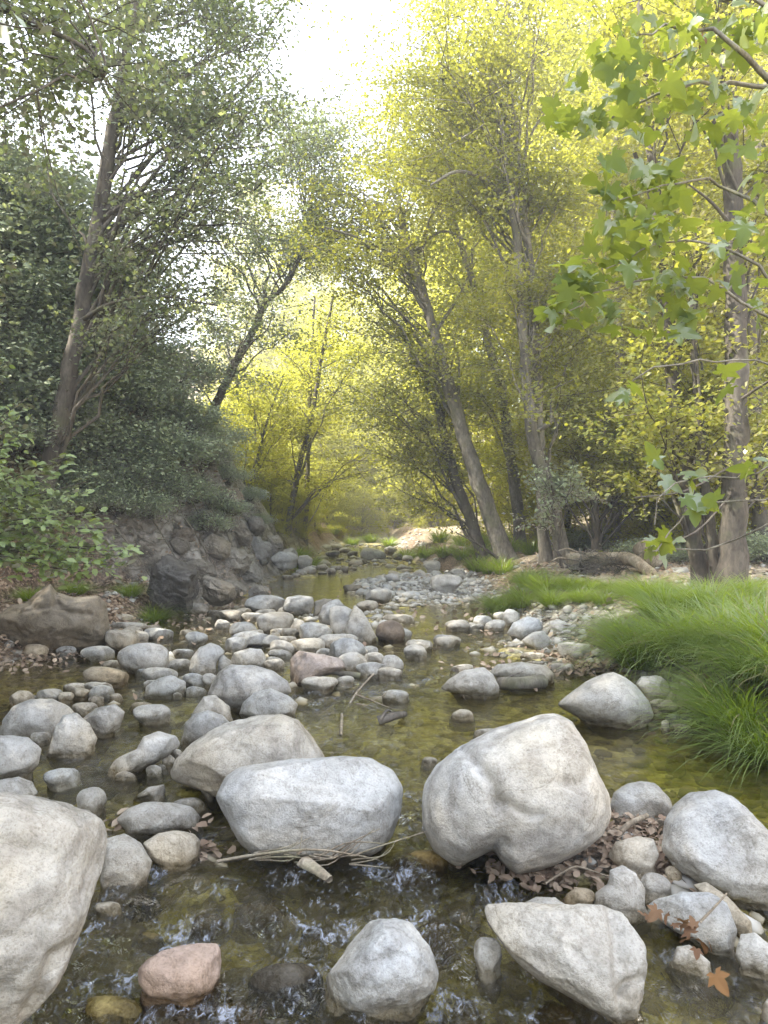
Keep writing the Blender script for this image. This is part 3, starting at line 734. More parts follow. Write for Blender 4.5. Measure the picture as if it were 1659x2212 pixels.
rock(4, [(1130, 622), (1180, 592), (1280, 560), (1400, 570), (1480, 612), (1532, 722), (1500, 805), (1400, 792), (1250, 722)], 'b', 'flat bluish slab with brown leaves plastered down its front', facets=4, box=.75, seed=241, dep=.6)
rock(4, [(1330, 530), (1390, 515), (1480, 575), (1590, 680), (1600, 760), (1540, 740), (1440, 640)], 't', 'mossy tan slab lying behind the bluish leaf covered slab', facets=2, seed=245, dep=.5)
rock(4, [(1240, 862), (1265, 797), (1320, 790), (1410, 862), (1400, 902), (1310, 905)], 'w', 'small white stone below the leaf covered bluish slab', facets=3, seed=251, name='stone', cat='stone')
rock(4, [(1518, 832), (1540, 742), (1600, 735), (1659, 780), (1705, 850), (1640, 932), (1560, 912)], 'w', 'mottled white stone at the right edge below the slab', facets=3, seed=253)
rock(4, (450, 835, 125, 165), 'g', 'wet grey stone half drowned left of the wedge shaped boulder', seed=257)
rock(4, (1680, 1075, 90, 130), 'w', 'white stone corner cut by the lower right edge', seed=259, name='stone', cat='stone')
# drowned stones showing through the water
for i, (c, e, col, lab) in enumerate([
        (3, (650, 770, 120, 70), 'o', 'drowned olive stone above the pinkish stone'), (3, (480, 1090, 270, 170), 'o', 'large drowned olive gold stone at the lower left'),
        (3, (1010, 1095, 190, 120), 'y', 'golden drowned stone at the bottom edge left of centre'), (3, (1240, 960, 310, 190), 'k', 'dark drowned boulder with white water sliding over it'),
        (3, (1110, 665, 210, 120), 't', 'tan drowned stone under rippled water in mid rapid'), (3, (1355, 742, 110, 64), 'o', 'olive drowned stone left of the cone shaped stone'),
        (4, (215, 742, 170, 95), 'y', 'golden drowned stone above the cone shaped stone'), (4, (350, 1065, 110, 84), 'o', 'small olive drowned stone right of the cone shaped stone'),
        (4, (740, 1085, 150, 84), 'y', 'yellow drowned stone under the wedge shaped boulder'), (4, (940, 1112, 100, 64), 'o', 'olive drowned stone at the bottom edge under the wedge boulder'),
        (4, (160, 440, 240, 120), 'y', 'golden drowned ledge below the gap of the two big boulders'), (3, (900, 700, 150, 90), 't', 'tan drowned stone left of mid rapid'),
        (4, (1590, 128, 80, 40), 'y', 'golden drowned stone in the quiet pool by the right edge'), (2, (1262, 872, 85, 46), 'y', 'yellow drowned stone in the quiet pool under the sedge'),
        (3, (370, 45, 120, 60), 'o', 'olive drowned stone in the left channel'), (4, (1430, 990, 160, 90), 't', 'tan drowned stone by the orange leaf'),
        (3, (700, 920, 0, 0), 'o', None), (3, (620, 620, 150, 80), 'k', 'dark drowned stone beside the cream wedged stone')]):
    if lab: rock(c, e, col, lab, zg=-0.075, dep=.8, ext=.05, facets=2, seed=300 + i, name='stone', cat='stone')

# ---- the heap of boulders in midstream
rock(1, [(895, 582), (920, 530), (950, 480), (1000, 455), (1090, 455), (1170, 480), (1240, 530), (1258, 572), (1180, 605), (1030, 642), (950, 610)], 'w', 'largest domed pale boulder of the midstream heap', facets=3, seed=401)
rock(1, [(1030, 667), (1050, 620), (1100, 580), (1170, 562), (1240, 590), (1284, 627), (1270, 668), (1180, 682), (1090, 687)], 'b', 'grey speckled boulder behind the wide low brownish boulder', facets=3, seed=403)
rock(1, [(815, 690), (850, 640), (880, 595), (930, 590), (990, 640), (1003, 692), (940, 702), (870, 692)], 'g', 'pointed grey boulder left of the speckled boulder', facets=3, seed=405)
rock(1, [(785, 772), (800, 710), (840, 670), (900, 652), (960, 675), (1000, 712), (970, 770), (860, 798), (795, 797)], 'b', 'rounded grey blue boulder left of the wide low brownish boulder', facets=2, seed=407)
rock(1, (660, 667, 158, 86), 'w', 'small pale stone alone in the left channel above the peanut stone', seed=409)
rock(1, (610, 634, 92, 30), 't', 'thin tan slab just behind the lone pale stone', seed=411, name='stone', cat='stone')
rock(1, (625, 427, 238, 118), 'w', 'smooth cream oval boulder resting in the left channel', facets=1, seed=413, rough=.7)
rock(1, (455, 507, 195, 86), 't', 'tan humped stone in front of the cream oval boulder', facets=2, seed=415)
rock(1, [(815, 482), (820, 430), (860, 385), (910, 363), (950, 375), (972, 402), (935, 445), (935, 502), (850, 502)], 'g', 'upright grey block left of the midstream heap', facets=4, seed=417)
rock(1, [(935, 500), (945, 430), (965, 412), (1000, 440), (1010, 480), (970, 505)], 'b', 'blue grey wedge leaning beside the upright grey block', facets=3, seed=418)
rock(1, [(990, 442), (1010, 405), (1080, 385), (1130, 390), (1152, 425), (1146, 466), (1000, 472)], 'w', 'white block with flat top above the largest domed boulder', facets=4, seed=419)
rock(1, [(1250, 522), (1253, 430), (1290, 395), (1360, 408), (1470, 430), (1492, 470), (1400, 492), (1330, 532), (1270, 537)], 'r', 'reddish grey block with ragged lower edge', facets=5, box=.75, seed=421, rough=1.3)
rock(1, (1380, 537, 152, 66), 'w', 'pale stone under the dark branch below the reddish block', seed=423)
rock(1, (1492, 526, 80, 42), 'g', 'small grey stone right of the stone under the dark branch', seed=424, name='stone', cat='stone')
rock(1, [(625, 590), (632, 550), (690, 515), (740, 502), (800, 530), (803, 575), (745, 592)], 'b', 'angular blue grey slab in the left channel', facets=4, seed=425, box=.75)
rock(1, (690, 498, 165, 56), 'b', 'flat blue grey slab behind the angular slab', seed=426, dep=1.2)
rock(1, (530, 352, 150, 100), 'c', 'cream angular stone right of the square brown boulder', facets=4, seed=427, rough=1.3)
rock(1, (425, 407, 142, 66), 'b', 'pale bluish slab in front of the cream angular stone', facets=3, seed=428)
rock(1, (275, 367, 182, 50), 'c', 'long cream slab at the foot of the square brown boulder', facets=2, seed=429)
rock(1, (150, 402, 120, 68), 'c', 'cream stone lying on the leaf litter at the left bank', seed=430)
rock(1, (1190, 272, 172, 86), 'g', 'smooth grey hump at the back left of the midstream heap', seed=431, facets=2)
rock(1, (1050, 307, 132, 66), 'g', 'grey flattish stone left of the smooth grey hump', seed=432)
rock(1, (1360, 317, 150, 84), 'b', 'bluish rounded boulder in front of the split upright boulders', facets=2, seed=433)
# split upright group
rock(5, [(525, 645), (560, 580), (620, 545), (655, 538), (690, 580), (690, 640), (640, 700), (540, 705)], 'g', 'left shoulder of the split upright boulders', facets=4, seed=441)
rock(5, [(595, 655), (602, 600), (640, 580), (700, 585), (727, 610), (712, 680), (685, 752), (640, 757), (605, 712)], 'w', 'pale egg standing upright in the middle of the split group', facets=2, seed=443)
rock(5, [(685, 725), (725, 620), (748, 577), (790, 610), (840, 690), (893, 772), (860, 803), (760, 792), (700, 765)], 'w', 'pale triangular boulder with a dark cleft at the right of the split group', facets=4, seed=445, rough=1.4)
rock(5, [(318, 602), (345, 530), (420, 518), (500, 530), (512, 570), (490, 622), (400, 632)], 'g', 'square shouldered grey boulder behind the smooth grey hump', facets=4, box=.75, seed=447)
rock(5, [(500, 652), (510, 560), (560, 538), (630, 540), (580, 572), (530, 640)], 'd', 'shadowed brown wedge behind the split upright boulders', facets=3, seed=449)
rock(5, (960, 732, 190, 112), 'm', 'brown streaked stone in the yellow water right of the split group', seed=451)
rock(5, (1032, 747, 115, 70), 'g', 'grey stone in front of the brown streaked stone', seed=452)
rock(5, (1012, 655, 160, 44), 'g', 'low grey stone breaking the yellow reflection', seed=453)
rock(5, (825, 580, 125, 66), 'c', 'cream stone at the near tip of the gravel bar', seed=454)
rock(5, (892, 522, 160, 84), 'g', 'grey boulder on the near left corner of the gravel bar', seed=455)
rock(5, (1290, 440, 205, 92), 'w', 'largest pale boulder lying on the gravel bar', seed=456, facets=2, zg=.14)
rock(5, (1210, 342, 110, 58), 'w', 'pale boulder at the back of the gravel bar by the sedge', seed=457, zg=.16)
rock(5, (1362, 380, 92, 38), 'w', 'small pale boulder at the sedge edge of the gravel bar', seed=458, zg=.16)
rock(5, (855, 278, 155, 78), 'g', 'big grey boulder blocking the creek far upstream', seed=459, facets=2)
rock(5, (738, 475, 112, 44), 'd', 'dark stone at the edge of the far yellow pool', seed=460)
rock(5, [(240, 300), (300, 258), (380, 262), (415, 290), (410, 325), (330, 332), (260, 322)], 'w', 'pale slab boulder on the far left bank', facets=3, seed=461, zg=.28)
rock(5, [(400, 320), (420, 285), (470, 280), (500, 305), (495, 335), (470, 352), (420, 345)], 'w', 'rounded pale boulder beside the far left bank sedge', facets=2, seed=462, zg=.1)
rock(5, (690, 366, 44, 26), 'd', 'dark little stone in the narrow far channel', seed=463, name='stone', cat='stone')
rock(5, (610, 372, 56, 32), 'g', 'grey little stone left in the narrow far channel', seed=464, name='stone', cat='stone')
rock(5, (1125, 812, 145, 58), 'w', 'upper of two pale stones right of the brown streaked stone', seed=465)
rock(5, (1110, 857, 112, 50), 'b', 'lower bluish of two stones right of the brown streaked stone', seed=466)
rock(5, (1292, 792, 130, 66), 'w', 'single pale stone in mid channel with white water round it', seed=467)
rock(5, (1358, 692, 140, 58), 'w', 'pale flat stone below the right hand sedge in the channel', seed=468)
rock(2, (35, 455, 105, 74), 'w', 'cream stone right of the reddish block', seed=470)
rock(2, (20, 492, 120, 46), 'w', 'low pale stone at the head of the small cascade', seed=471)
rock(2, (50, 590, 112, 50), 'b', 'small grey stone alone in the yellow water by the dead branch', seed=472)
rock(2, (340, 673, 88, 46), 'g', 'small grey stone alone above the notched boulder', seed=473)
rock(2, (195, 874, 64, 40), 'g', 'tiny grey stone between the two big pale boulders', seed=474, name='stone', cat='stone')
rock(2, (455, 752, 140, 36), 'g', 'low grey stone hiding behind the notched boulder', seed=475)
# right bank stones
rock(2, [(530, 320), (560, 275), (620, 250), (665, 258), (690, 290), (670, 330), (590, 348)], 'b', 'blue grey boulder largest under the right sedge', facets=3, seed=481)
rock(2, [(597, 350), (640, 318), (690, 308), (720, 350), (712, 392), (650, 396), (605, 375)], 'b', 'slanting blue grey boulder in front of the largest under the sedge', facets=4, seed=483)
rock(2, (430, 270, 85, 52), 'b', 'grey stone left of the blue grey boulders', seed=484)
rock(2, (548, 256, 70, 80), 'g', 'upright grey stone touching the right sedge', seed=485)
rock(2, (500, 247, 56, 40), 'g', 'small grey stone at the water by the right sedge', seed=486, name='stone', cat='stone')
rock(2, (482, 287, 90, 46), 'g', 'low grey stone at the waterline below the upright grey stone', seed=487)
rock(2, (320, 288, 104, 42), 'w', 'flat white stone out in the channel below the gravel bar', seed=488)
rock(2, [(712, 320), (715, 270), (760, 262), (810, 285), (820, 318), (770, 330)], 'w', 'white angular stone right of the blue grey boulders', facets=4, seed=489, zg=.06)
rock(2, (835, 238, 116, 62), 'c', 'cream boulder nestled in the right sedge', seed=490, zg=.12, facets=2)
rock(2, [(848, 295), (870, 262), (930, 240), (980, 245), (960, 275), (880, 302)], 't', 'brownish slab slanting beside the nestled cream boulder', facets=3, seed=491, zg=.14)
rock(2, [(750, 365), (800, 360), (900, 372), (925, 395), (880, 415), (790, 422), (752, 400)], 'w', 'white flat slab above the red leaf litter', facets=4, seed=492, zg=.03, box=.75)
rock(2, (885, 347, 100, 50), 'w', 'white stone behind the flat slab by the sedge', seed=493, zg=.08)
rock(2, (942, 366, 88, 50), 'w', 'white stone touching the big sedge', seed=494, zg=.08)
rock(2, [(242, 557), (280, 520), (350, 480), (430, 470), (470, 500), (499, 547), (495, 577), (440, 592), (330, 577)], 'w', 'pale boulder with white water at its left in mid right channel', facets=2, seed=495)
rock(2, [(455, 492), (490, 455), (580, 447), (700, 460), (742, 497), (730, 527), (640, 532), (520, 522)], 'c', 'long cream slab with dark leaf debris under it', facets=2, seed=496, dep=.9)
rock(2, (768, 470, 122, 40), 'w', 'pale slab end next to the red leaf litter', seed=497)
rock(2, [(1085, 542), (1110, 510), (1190, 502), (1227, 532), (1247, 592), (1200, 617), (1140, 600)], 'w', 'white boulder between the domed boulder and the big sedge', facets=3, seed=498, zg=.03)
rock(2, (1218, 642, 105, 62), 'g', 'grey stone at the right end of the domed boulder', seed=499)
rock(2, (1310, 552, 80, 56), 'g', 'grey stone half under the big sedge blades', seed=500, zg=.06)
rock(2, (1390, 625, 130, 74), 'w', 'pale boulder showing through the lower sedge', seed=501, zg=.08)
rock(2, (1310, 602, 90, 60), 'w', 'pale stone between the two right hand sedges', seed=502, zg=.05)
rock(2, (1278, 730, 92, 36), 'w', 'small pale stone at the pool edge under the lower sedge', seed=503, name='stone', cat='stone')
rock(2, (1600, 480, 110, 70), 'c', 'pale boulder under the far right sedge', seed=504, zg=.25)
rock(2, (1620, 140, 120, 60), 'd', 'dark slab right of the thick right hand trunks', seed=505, zg=.5, facets=4)
rock(2, [(1150, 170), (1180, 140), (1260, 140), (1300, 165), (1270, 195), (1170, 200)], 'b', 'bluish boulder sunk in the sedge before the trunks', seed=506, zg=.34)
rock(2, [(1180, 80), (1240, 40), (1310, 35), (1320, 60), (1250, 85)], 'w', 'white sunlit rock behind the fallen log', seed=507, zg=.55, facets=4)
# canyon side outcrops
rock(6, [(555, 1010), (600, 950), (690, 900), (800, 888), (850, 940), (862, 1010), (950, 1120), (935, 1165), (740, 1175), (630, 1090)], (.165, .16, .155), 'dark fractured rock outcrop at the foot of the left slope', facets=8, seed=521, mat='outcrop', zg=.12, rough=2.4, dep=.7, sub=6, name='rock_outcrop', cat='outcrop', box=.75)
rock(6, [(830, 1040), (850, 1000), (900, 960), (960, 1030), (1080, 1110), (1130, 1150), (1000, 1165), (880, 1150)], (.34, .31, .27), 'layered tan rock ledge sloping into the left channel', facets=7, seed=523, mat='outcrop', zg=.05, rough=2.2, dep=.8, sub=6, name='rock_outcrop', cat='outcrop', box=.75)
rock(6, [(850, 920), (880, 855), (960, 830), (1030, 880), (1110, 960), (1180, 1010), (1160, 1040), (1040, 1010), (920, 990)], (.36, .345, .32), 'pale weathered rock face on the left slope above the ledge', facets=7, seed=525, mat='outcrop', dist=slope_hit(505, 1225)[1] - .15, rough=2.2, dep=.5, sub=6, name='rock_outcrop', cat='outcrop', box=.75)
rock(6, [(1040, 850), (1080, 815), (1140, 835), (1200, 880), (1180, 915), (1220, 960), (1200, 1010), (1130, 990), (1070, 920)], (.42, .405, .38), 'grey rock spur at the far end of the left slope', facets=6, seed=527, mat='outcrop', dist=slope_hit(570, 1225)[1] - .2, rough=1.8, dep=.6, sub=5, name='rock_outcrop', cat='outcrop', box=.75)
rock(6, (1000, 690, 130, 190), (.28, .24, .20), 'bare brown rock patch high on the left slope', facets=6, seed=529, mat='outcrop', dist=slope_hit(500, 1125)[1] - .2, rough=2.0, dep=.5, sub=5, name='rock_outcrop', cat='outcrop')

rock(6, [(700, 880), (740, 830), (820, 840), (850, 890), (800, 930), (720, 920)], (.30, .27, .23), 'small tan rock jutting from leaves above the dark outcrop', facets=6, seed=531, mat='outcrop', dist=slope_hit(385, 1195)[1] - .1, rough=2.0, dep=.5, sub=5, name='rock_outcrop', cat='outcrop', box=.75)
rock(6, [(960, 800), (1000, 740), (1050, 790), (1100, 860), (1060, 900), (990, 860)], (.36, .335, .30), 'pale rock rib on the left slope under the bare brown patch', facets=6, seed=533, mat='outcrop', dist=slope_hit(515, 1180)[1] - .1, rough=2.0, dep=.5, sub=5, name='rock_outcrop', cat='outcrop', box=.75)

for i, (px, py, w_, h_, cl) in enumerate([(430, 1235, 90, 70, (.30, .28, .25)), (470, 1185, 80, 80, (.36, .34, .31)), (540, 1235, 90, 60, (.40, .385, .36)), (590, 1175, 70, 60, (.38, .36, .33)), (500, 1275, 110, 50, (.37, .34, .30)),
                                      (560, 1280, 80, 40, (.42, .40, .38)), (450, 1130, 60, 60, (.27, .24, .21)), (620, 1205, 70, 50, (.44, .425, .40)), (390, 1160, 70, 60, (.22, .20, .185)), (550, 1130, 60, 60, (.33, .31, .28))]):
    hh = slope_hit(px, py + h_ * .4)
    if hh: rock(0, (px, py, w_, h_), cl, 'angular rock broken from the steep left slope above the channel', 'broken rocks of the left slope', dist=hh[1] - .12, facets=6, seed=540 + i, mat='outcrop', rough=2.0, dep=.7, sub=5, name='rock_outcrop', cat='outcrop', box=.72)

# ---- smaller stones: groups that nothing tells apart
def small(c, items, label, group, cols='gwb', zg=0.0):
    for i, e in enumerate(items):
        e = (e[0], e[1] - e[3] * .04, e[2] * 1.2, e[3] * 1.26)
        rock(c, e, cols[i % len(cols)], label, group, zg=zg, facets=6, fcut=.72, rough=1.3, name='stone', cat='stone')
small(1, [(425, 557, 100, 40), (330, 557, 92, 32), (345, 582, 72, 44), (440, 577, 92, 46), (215, 592, 96, 50), (95, 604, 96, 50), (285, 600, 60, 36), (150, 607, 42, 22), (415, 613, 62, 30), (500, 600, 50, 26)],
      'small pale stone in the row behind the left edge cluster', 'stones behind the left edge cluster', 'gwcb')
small(1, [(370, 647, 102, 40), (140, 737, 82, 46), (180, 774, 82, 42)], 'small stone wedged between boulders of the left edge cluster', 'stones in the left edge cluster', 'wg')
small(1, [(840, 527, 90, 48), (905, 527, 52, 50), (845, 572, 72, 30), (655, 542, 52, 30), (765, 592, 32, 22), (720, 470, 60, 20), (615, 490, 46, 24), (775, 457, 92, 36), (790, 407, 82, 26), (880, 480, 90, 40)],
      'small bluish stone round the flat slabs of the left channel', 'stones round the flat slabs', 'bgb')
small(1, [(960, 287, 60, 38), (905, 309, 36, 16), (850, 347, 86, 46), (810, 324, 62, 26), (610, 337, 52, 44), (655, 300, 92, 18), (685, 324, 112, 40), (520, 267, 120, 46), (555, 292, 130, 30), (485, 457, 70, 30), (285, 402, 72, 40), (570, 320, 90, 40)],
      'small stone along the dark water of the left channel', 'stones of the left channel', 'wgbc')
small(1, [(1330, 377, 140, 54), (1400, 407, 62, 30), (1460, 357, 152, 50), (1495, 397, 150, 70), (1525, 447, 112, 60), (1215, 387, 92, 50), (1160, 357, 102, 40), (1210, 412, 92, 30), (1235, 350, 82, 26), (1180, 440, 62, 26), (1185, 457, 72, 40), (1080, 352, 142, 60), (1100, 330, 80, 36), (1250, 318, 70, 30), (1200, 318, 60, 26), (1020, 372, 90, 50), (1290, 300, 60, 50), (1600, 400, 60, 36), (1560, 410, 60, 30), (1610, 482, 130, 50), (1620, 436, 80, 46)],
      'small pale stone packed between the boulders of the midstream heap', 'stones of the midstream heap', 'wgwb')
small(1, [(1100, 252, 92, 30), (1000, 247, 112, 40), (1020, 292, 52, 20), (1150, 197, 150, 62), (790, 217, 62, 36), (850, 217, 82, 42), (930, 230, 62, 14), (1050, 230, 60, 26), (1150, 235, 80, 26), (1240, 225, 70, 24)],
      'small stone at the foot of the layered rock ledge', 'stones below the rock ledge', 'wcg')
small(1, [(270, 947, 150, 60), (540, 939, 76, 28), (665, 917, 60, 36), (730, 880, 50, 50), (700, 905, 40, 26), (765, 850, 50, 40)], 'small bluish white stone in the left channel before the wide low boulder', 'stones in the near left channel', 'bw')
small(2, [(65, 260, 116, 32), (270, 353, 96, 40), (372, 289, 42, 24), (640, 420, 86, 26), (570, 377, 72, 20), (730, 247, 52, 36), (340, 475, 82, 30), (660, 452, 90, 16), (400, 296, 60, 22), (455, 300, 40, 20), (690, 360, 40, 26), (150, 372, 110, 34), (135, 402, 84, 44), (720, 436, 40, 18), (860, 325, 60, 36), (820, 280, 40, 26), (970, 290, 70, 40), (1000, 310, 60, 36)],
      'small pale stone in the right channel below the sedge', 'stones of the right channel', 'wgb')
small(2, [(1260, 562, 42, 40), (1225, 600, 50, 40), (1300, 575, 60, 36), (1180, 630, 60, 36), (1340, 660, 70, 40), (1250, 690, 60, 30), (1300, 690, 50, 30), (1215, 715, 30, 26)], 'small stone in the nook between domed boulder and sedge', 'stones by the domed boulder', 'gwb', zg=.03)
small(5, [(430, 387, 62, 28), (500, 355, 50, 18), (560, 352, 60, 20), (640, 355, 60, 20), (740, 360, 40, 16), (790, 320, 60, 24), (560, 300, 60, 26), (620, 270, 70, 28), (690, 250, 60, 22), (740, 270, 60, 20), (960, 250, 70, 30), (1000, 290, 60, 26), (1060, 300, 60, 26), (580, 240, 60, 30), (640, 235, 70, 26), (400, 402, 50, 20), (350, 410, 60, 18), (470, 370, 50, 16)],
      'small pale stone far up the creek', 'stones far up the creek', 'wg')
# gravel bar: copies of a few modelled stones
PROTO = []
def proto_stone(i):
    rg = np.random.default_rng(900 + i)
    D, F = ico(3)
    P_ = D * np.array([1, rg.uniform(.6, .9), rg.uniform(.4, .65)])
    for k in range(5):
        n = rg.normal(size=3); n /= np.linalg.norm(n)
        d = P_ @ n - (P_ @ n).max() * rg.uniform(.72, .92)
        P_ = P_ - np.where(d > 0, d, 0)[:, None] * n * .9
    P_ = P_ * (1 + 0.09 * fbm(P_ * 1.6 + i, i, 3))[:, None]
    return make_mesh('stone', P_, [F], M['stone'], smooth=True)
PROTO = [proto_stone(i) for i in range(9)]
def scatter(n, pick, rlo, rhi, label, group, cols='wgbc', seed=0, sink=.25):
    rg = np.random.default_rng(seed)
    made = 0; tries = 0
    RC = np.array([c for c, r in ROCKS]); RR = np.array([r for c, r in ROCKS])
    first = None
    while made < n and tries < n * 40:
        tries += 1
        x, y = pick(rg)
        r = rlo * (rhi / rlo) ** (rg.random() ** 1.6)
        dd = np.hypot(RC[:, 0] - x, RC[:, 1] - y)
        if (dd < RR * 0.85 + r * .7).any(): continue
        z = float(H(np.array([x]), np.array([y]))[0])
        if first is None:
            o = link('stone', PROTO[rg.integers(9)]); first = o
        else:
            o = first.copy(); o.data = PROTO[rg.integers(9)]; COL.objects.link(o)
        o.location = (x, y, z + r * sink)
        o.rotation_euler = (rg.uniform(-.3, .3), rg.uniform(-.3, .3), rg.uniform(0, 6.3))
        o.scale = (r, r, r * rg.uniform(.8, 1.1))
        o.color = (*(np.array(PAL[cols[rg.integers(len(cols))]]) * rg.uniform(.85, 1.1)), 1)
        tag(o, label, 'stone', group)
        made += 1
        RC = np.vstack([RC, [x, y, z]]); RR = np.append(RR, r * .8)
scatter(64, lambda g: (g.uniform(-.6, 1.9), g.uniform(12.2, 17.8)), .06, .19, 'loose pale stone of the gravel bar in the creek bend', 'stones of the gravel bar', seed=1)
scatter(30, lambda g: (g.uniform(-2.0, 0.3), g.uniform(6.6, 11.5)), .045, .13, 'loose stone filling gaps of the midstream heap', 'filler stones of the heap', seed=2)
scatter(22, lambda g: (g.uniform(1.0, 2.3), g.uniform(6.4, 9.6)), .035, .10, 'loose stone on the strand under the right sedge', 'strand stones', seed=3)

scatter(20, lambda g: (g.uniform(-1.2, .6), g.uniform(17.6, 26)), .10, .26, 'pale stone of the rocky band beyond the gravel bar', 'stones beyond the gravel bar', seed=6, sink=.1)
scatter(16, lambda g: (g.uniform(-2.3, -1.3), g.uniform(17.5, 27)), .10, .24, 'pale stone along the far left waterline', 'stones of the far left waterline', seed=7)
scatter(14, lambda g: (g.uniform(-2.9, -1.6), g.uniform(8.0, 12)), .06, .15, 'low stone in the upper left channel', 'stones of the upper left channel', seed=8, sink=.6)
# countless gravel: one mesh
def gravel():
    rg = np.random.default_rng(5)
    D, F = ico(1)
    Vs, Fs, n = [], [], 0
    zones = [(4200, lambda k: (rg.uniform(-.7, 2.0, k), rg.uniform(12, 18, k)), .025, .07), (3200, lambda k: (rg.uniform(-3.9, 2.4, k), rg.uniform(4.2, 12.5, k)), .02, .09),
             (2600, lambda k: (rg.uniform(-2.3, 2.4, k), rg.uniform(1.8, 4.4, k)), .014, .085), (900, lambda k: (rg.uniform(-2.4, 1.6, k), rg.uniform(18, 34, k)), .04, .12),
             (900, lambda k: (rg.uniform(-2.6, .5, k), rg.uniform(6.0, 12.2, k)), .04, .12), (260, lambda k: (rg.uniform(-.5, 1.9, k), rg.uniform(12.4, 17.8, k)), .06, .13), (160, lambda k: (rg.uniform(.8, 1.6, k), rg.uniform(2.3, 3.5, k)), .015, .045),
             (900, lambda k: (rg.uniform(1.9, 7, k), rg.uniform(8, 16, k)), .02, .07)]
    for cnt, pk, lo, hi in zones:
        x, y = pk(cnt)
        z = H(x, y)
        r = lo * (hi / lo) ** (rg.random(cnt) ** 2)
        for i in range(cnt):
            S = D * (1 + .25 * rg.normal(size=(len(D), 1)).clip(-1, 1)) * np.array([r[i], r[i] * rg.uniform(.6, 1), r[i] * rg.uniform(.35, .7)])
            a = rg.uniform(0, 6.3); ca, sa_ = math.cos(a), math.sin(a)
            S = S @ np.array([[ca, sa_, 0], [-sa_, ca, 0], [0, 0, 1]])
            Vs.append(S + [x[i], y[i], max(z[i], -.06 if lo == .04 else -9) + r[i] * .2]); Fs.append(F + n); n += len(D)
    me = make_mesh('gravel', np.concatenate(Vs), [np.concatenate(Fs)], M['gravel'], smooth=True)
    tag(link('gravel', me), 'countless small gravel on the creek bed and bars', 'gravel', None, 'stuff')
def gravel_mat():
    m, t, out = new_mat('gravel')
    g = N(t, 'ShaderNodeNewGeometry')
    c = ramp(t, g.outputs['Random Per Island'], [(0, (.22, .21, .18)), (.4, (.36, .35, .32)), (.8, (.44, .43, .41)), (1, (.49, .48, .46))])
    sx = N(t, 'ShaderNodeSeparateXYZ'); t.links.new(g.outputs['Position'], sx.inputs[0])
    wet = N(t, 'ShaderNodeMapRange', i_1=-0.01, i_2=0.05, i_3=1.0, i_4=0.0); t.links.new(sx.outputs[2], wet.inputs[0])
    cc = mixc(t, wet.outputs[0], c.outputs[0], mixc(t, 1.0, c.outputs[0], (0.60, 0.50, 0.26), 'MULTIPLY'))
    b = N(t, 'ShaderNodeBsdfPrincipled', i_Roughness=.85); t.links.new(cc, b.inputs['Base Color'])
    t.links.new(b.outputs[0], out.inputs['Surface'])
    return m
M['gravel'] = gravel_mat()
gravel()

# ------------------------------------------------------------------ plants
LEAF = {
    'rhomb': (np.array([(0, 0, 0), (.48, .33, .05), (1, 0, -.04), (.48, -.33, .05)]), [[(0, 3, 2, 1)]]),
    'oval': (np.array([(0, 0, 0), (.34, 0, -.035), (.70, 0, -.05), (1, 0, -.14), (.24, .26, .03), (.64, .29, .02), (.24, -.26, .03), (.64, -.29, .02)]),
             [[(0, 1, 4), (2, 3, 5), (1, 0, 6), (3, 2, 7)], [(1, 2, 5, 4), (2, 1, 6, 7)]]),
}
def _syc():
    pol = [(180, .10), (150, .42), (122, .62), (112, .40), (96, .50), (74, .82), (62, .60), (50, .46), (36, .62), (20, .78), (10, .93), (0, 1.08)]
    pts = [(r * math.cos(math.radians(a)), r * math.sin(math.radians(a))) for a, r in pol]
    pts = pts + [(x, -y) for x, y in pts[-2:0:-1]]
    P_ = [(0.12, 0, 0)] + [(x + .1, y, -.30 * (x * x + y * y) + .10 * abs(y)) for x, y in pts]
    n = len(pts)
    return np.array(P_), [[(0, 1 + i, 1 + (i + 1) % n) for i in range(n)]]
LEAF['lobed'] = _syc()

class Acc:
    def __init__(s): s.V = []; s.F = {3: [], 4: []}; s.n = 0
    def add(s, V, faces):
        for f in faces:
            f = np.asarray(f)
            s.F[f.shape[1]].append(f + s.n)
        s.V.append(V); s.n += len(V)
    def mesh(s, name, mat, smooth=False):
        return make_mesh(name, np.concatenate(s.V), [np.concatenate(s.F[k]) for k in (3, 4) if s.F[k]], mat, smooth)

def leaves(acc, pts, size, rg, shape='rhomb', flat=0.8, droop=0.0, heading=None, hj=1.0):
    """one leaf at each point; flat = how nearly level the blades lie"""
    n = len(pts)
    T, faces = LEAF[shape]
    nrm = np.stack([rg.normal(0, 1, n), rg.normal(0, 1, n), np.full(n, flat * 2.0) + rg.normal(0, .5, n)], -1)
    nrm /= np.linalg.norm(nrm, axis=1)[:, None]
    if heading is None:
        hd = rg.normal(size=(n, 3))
    else:
        hd = heading + rg.normal(size=(n, 3)) * hj
    hd[:, 2] -= droop
    ax = hd - nrm * (hd * nrm).sum(1)[:, None]
    ax /= np.linalg.norm(ax, axis=1)[:, None] + 1e-9
    ay = np.cross(nrm, ax)
    sz = size * rg.uniform(.65, 1.3, n)
    V = (pts[:, None, :] + sz[:, None, None] * (T[None, :, 0:1] * ax[:, None, :] + T[None, :, 1:2] * ay[:, None, :] + T[None, :, 2:3] * nrm[:, None, :])).reshape(-1, 3)
    base = (np.arange(n) * len(T))[:, None, None]
    acc.add(V, [(np.asarray(f)[None] + base).reshape(-1, len(f[0])) for f in faces])

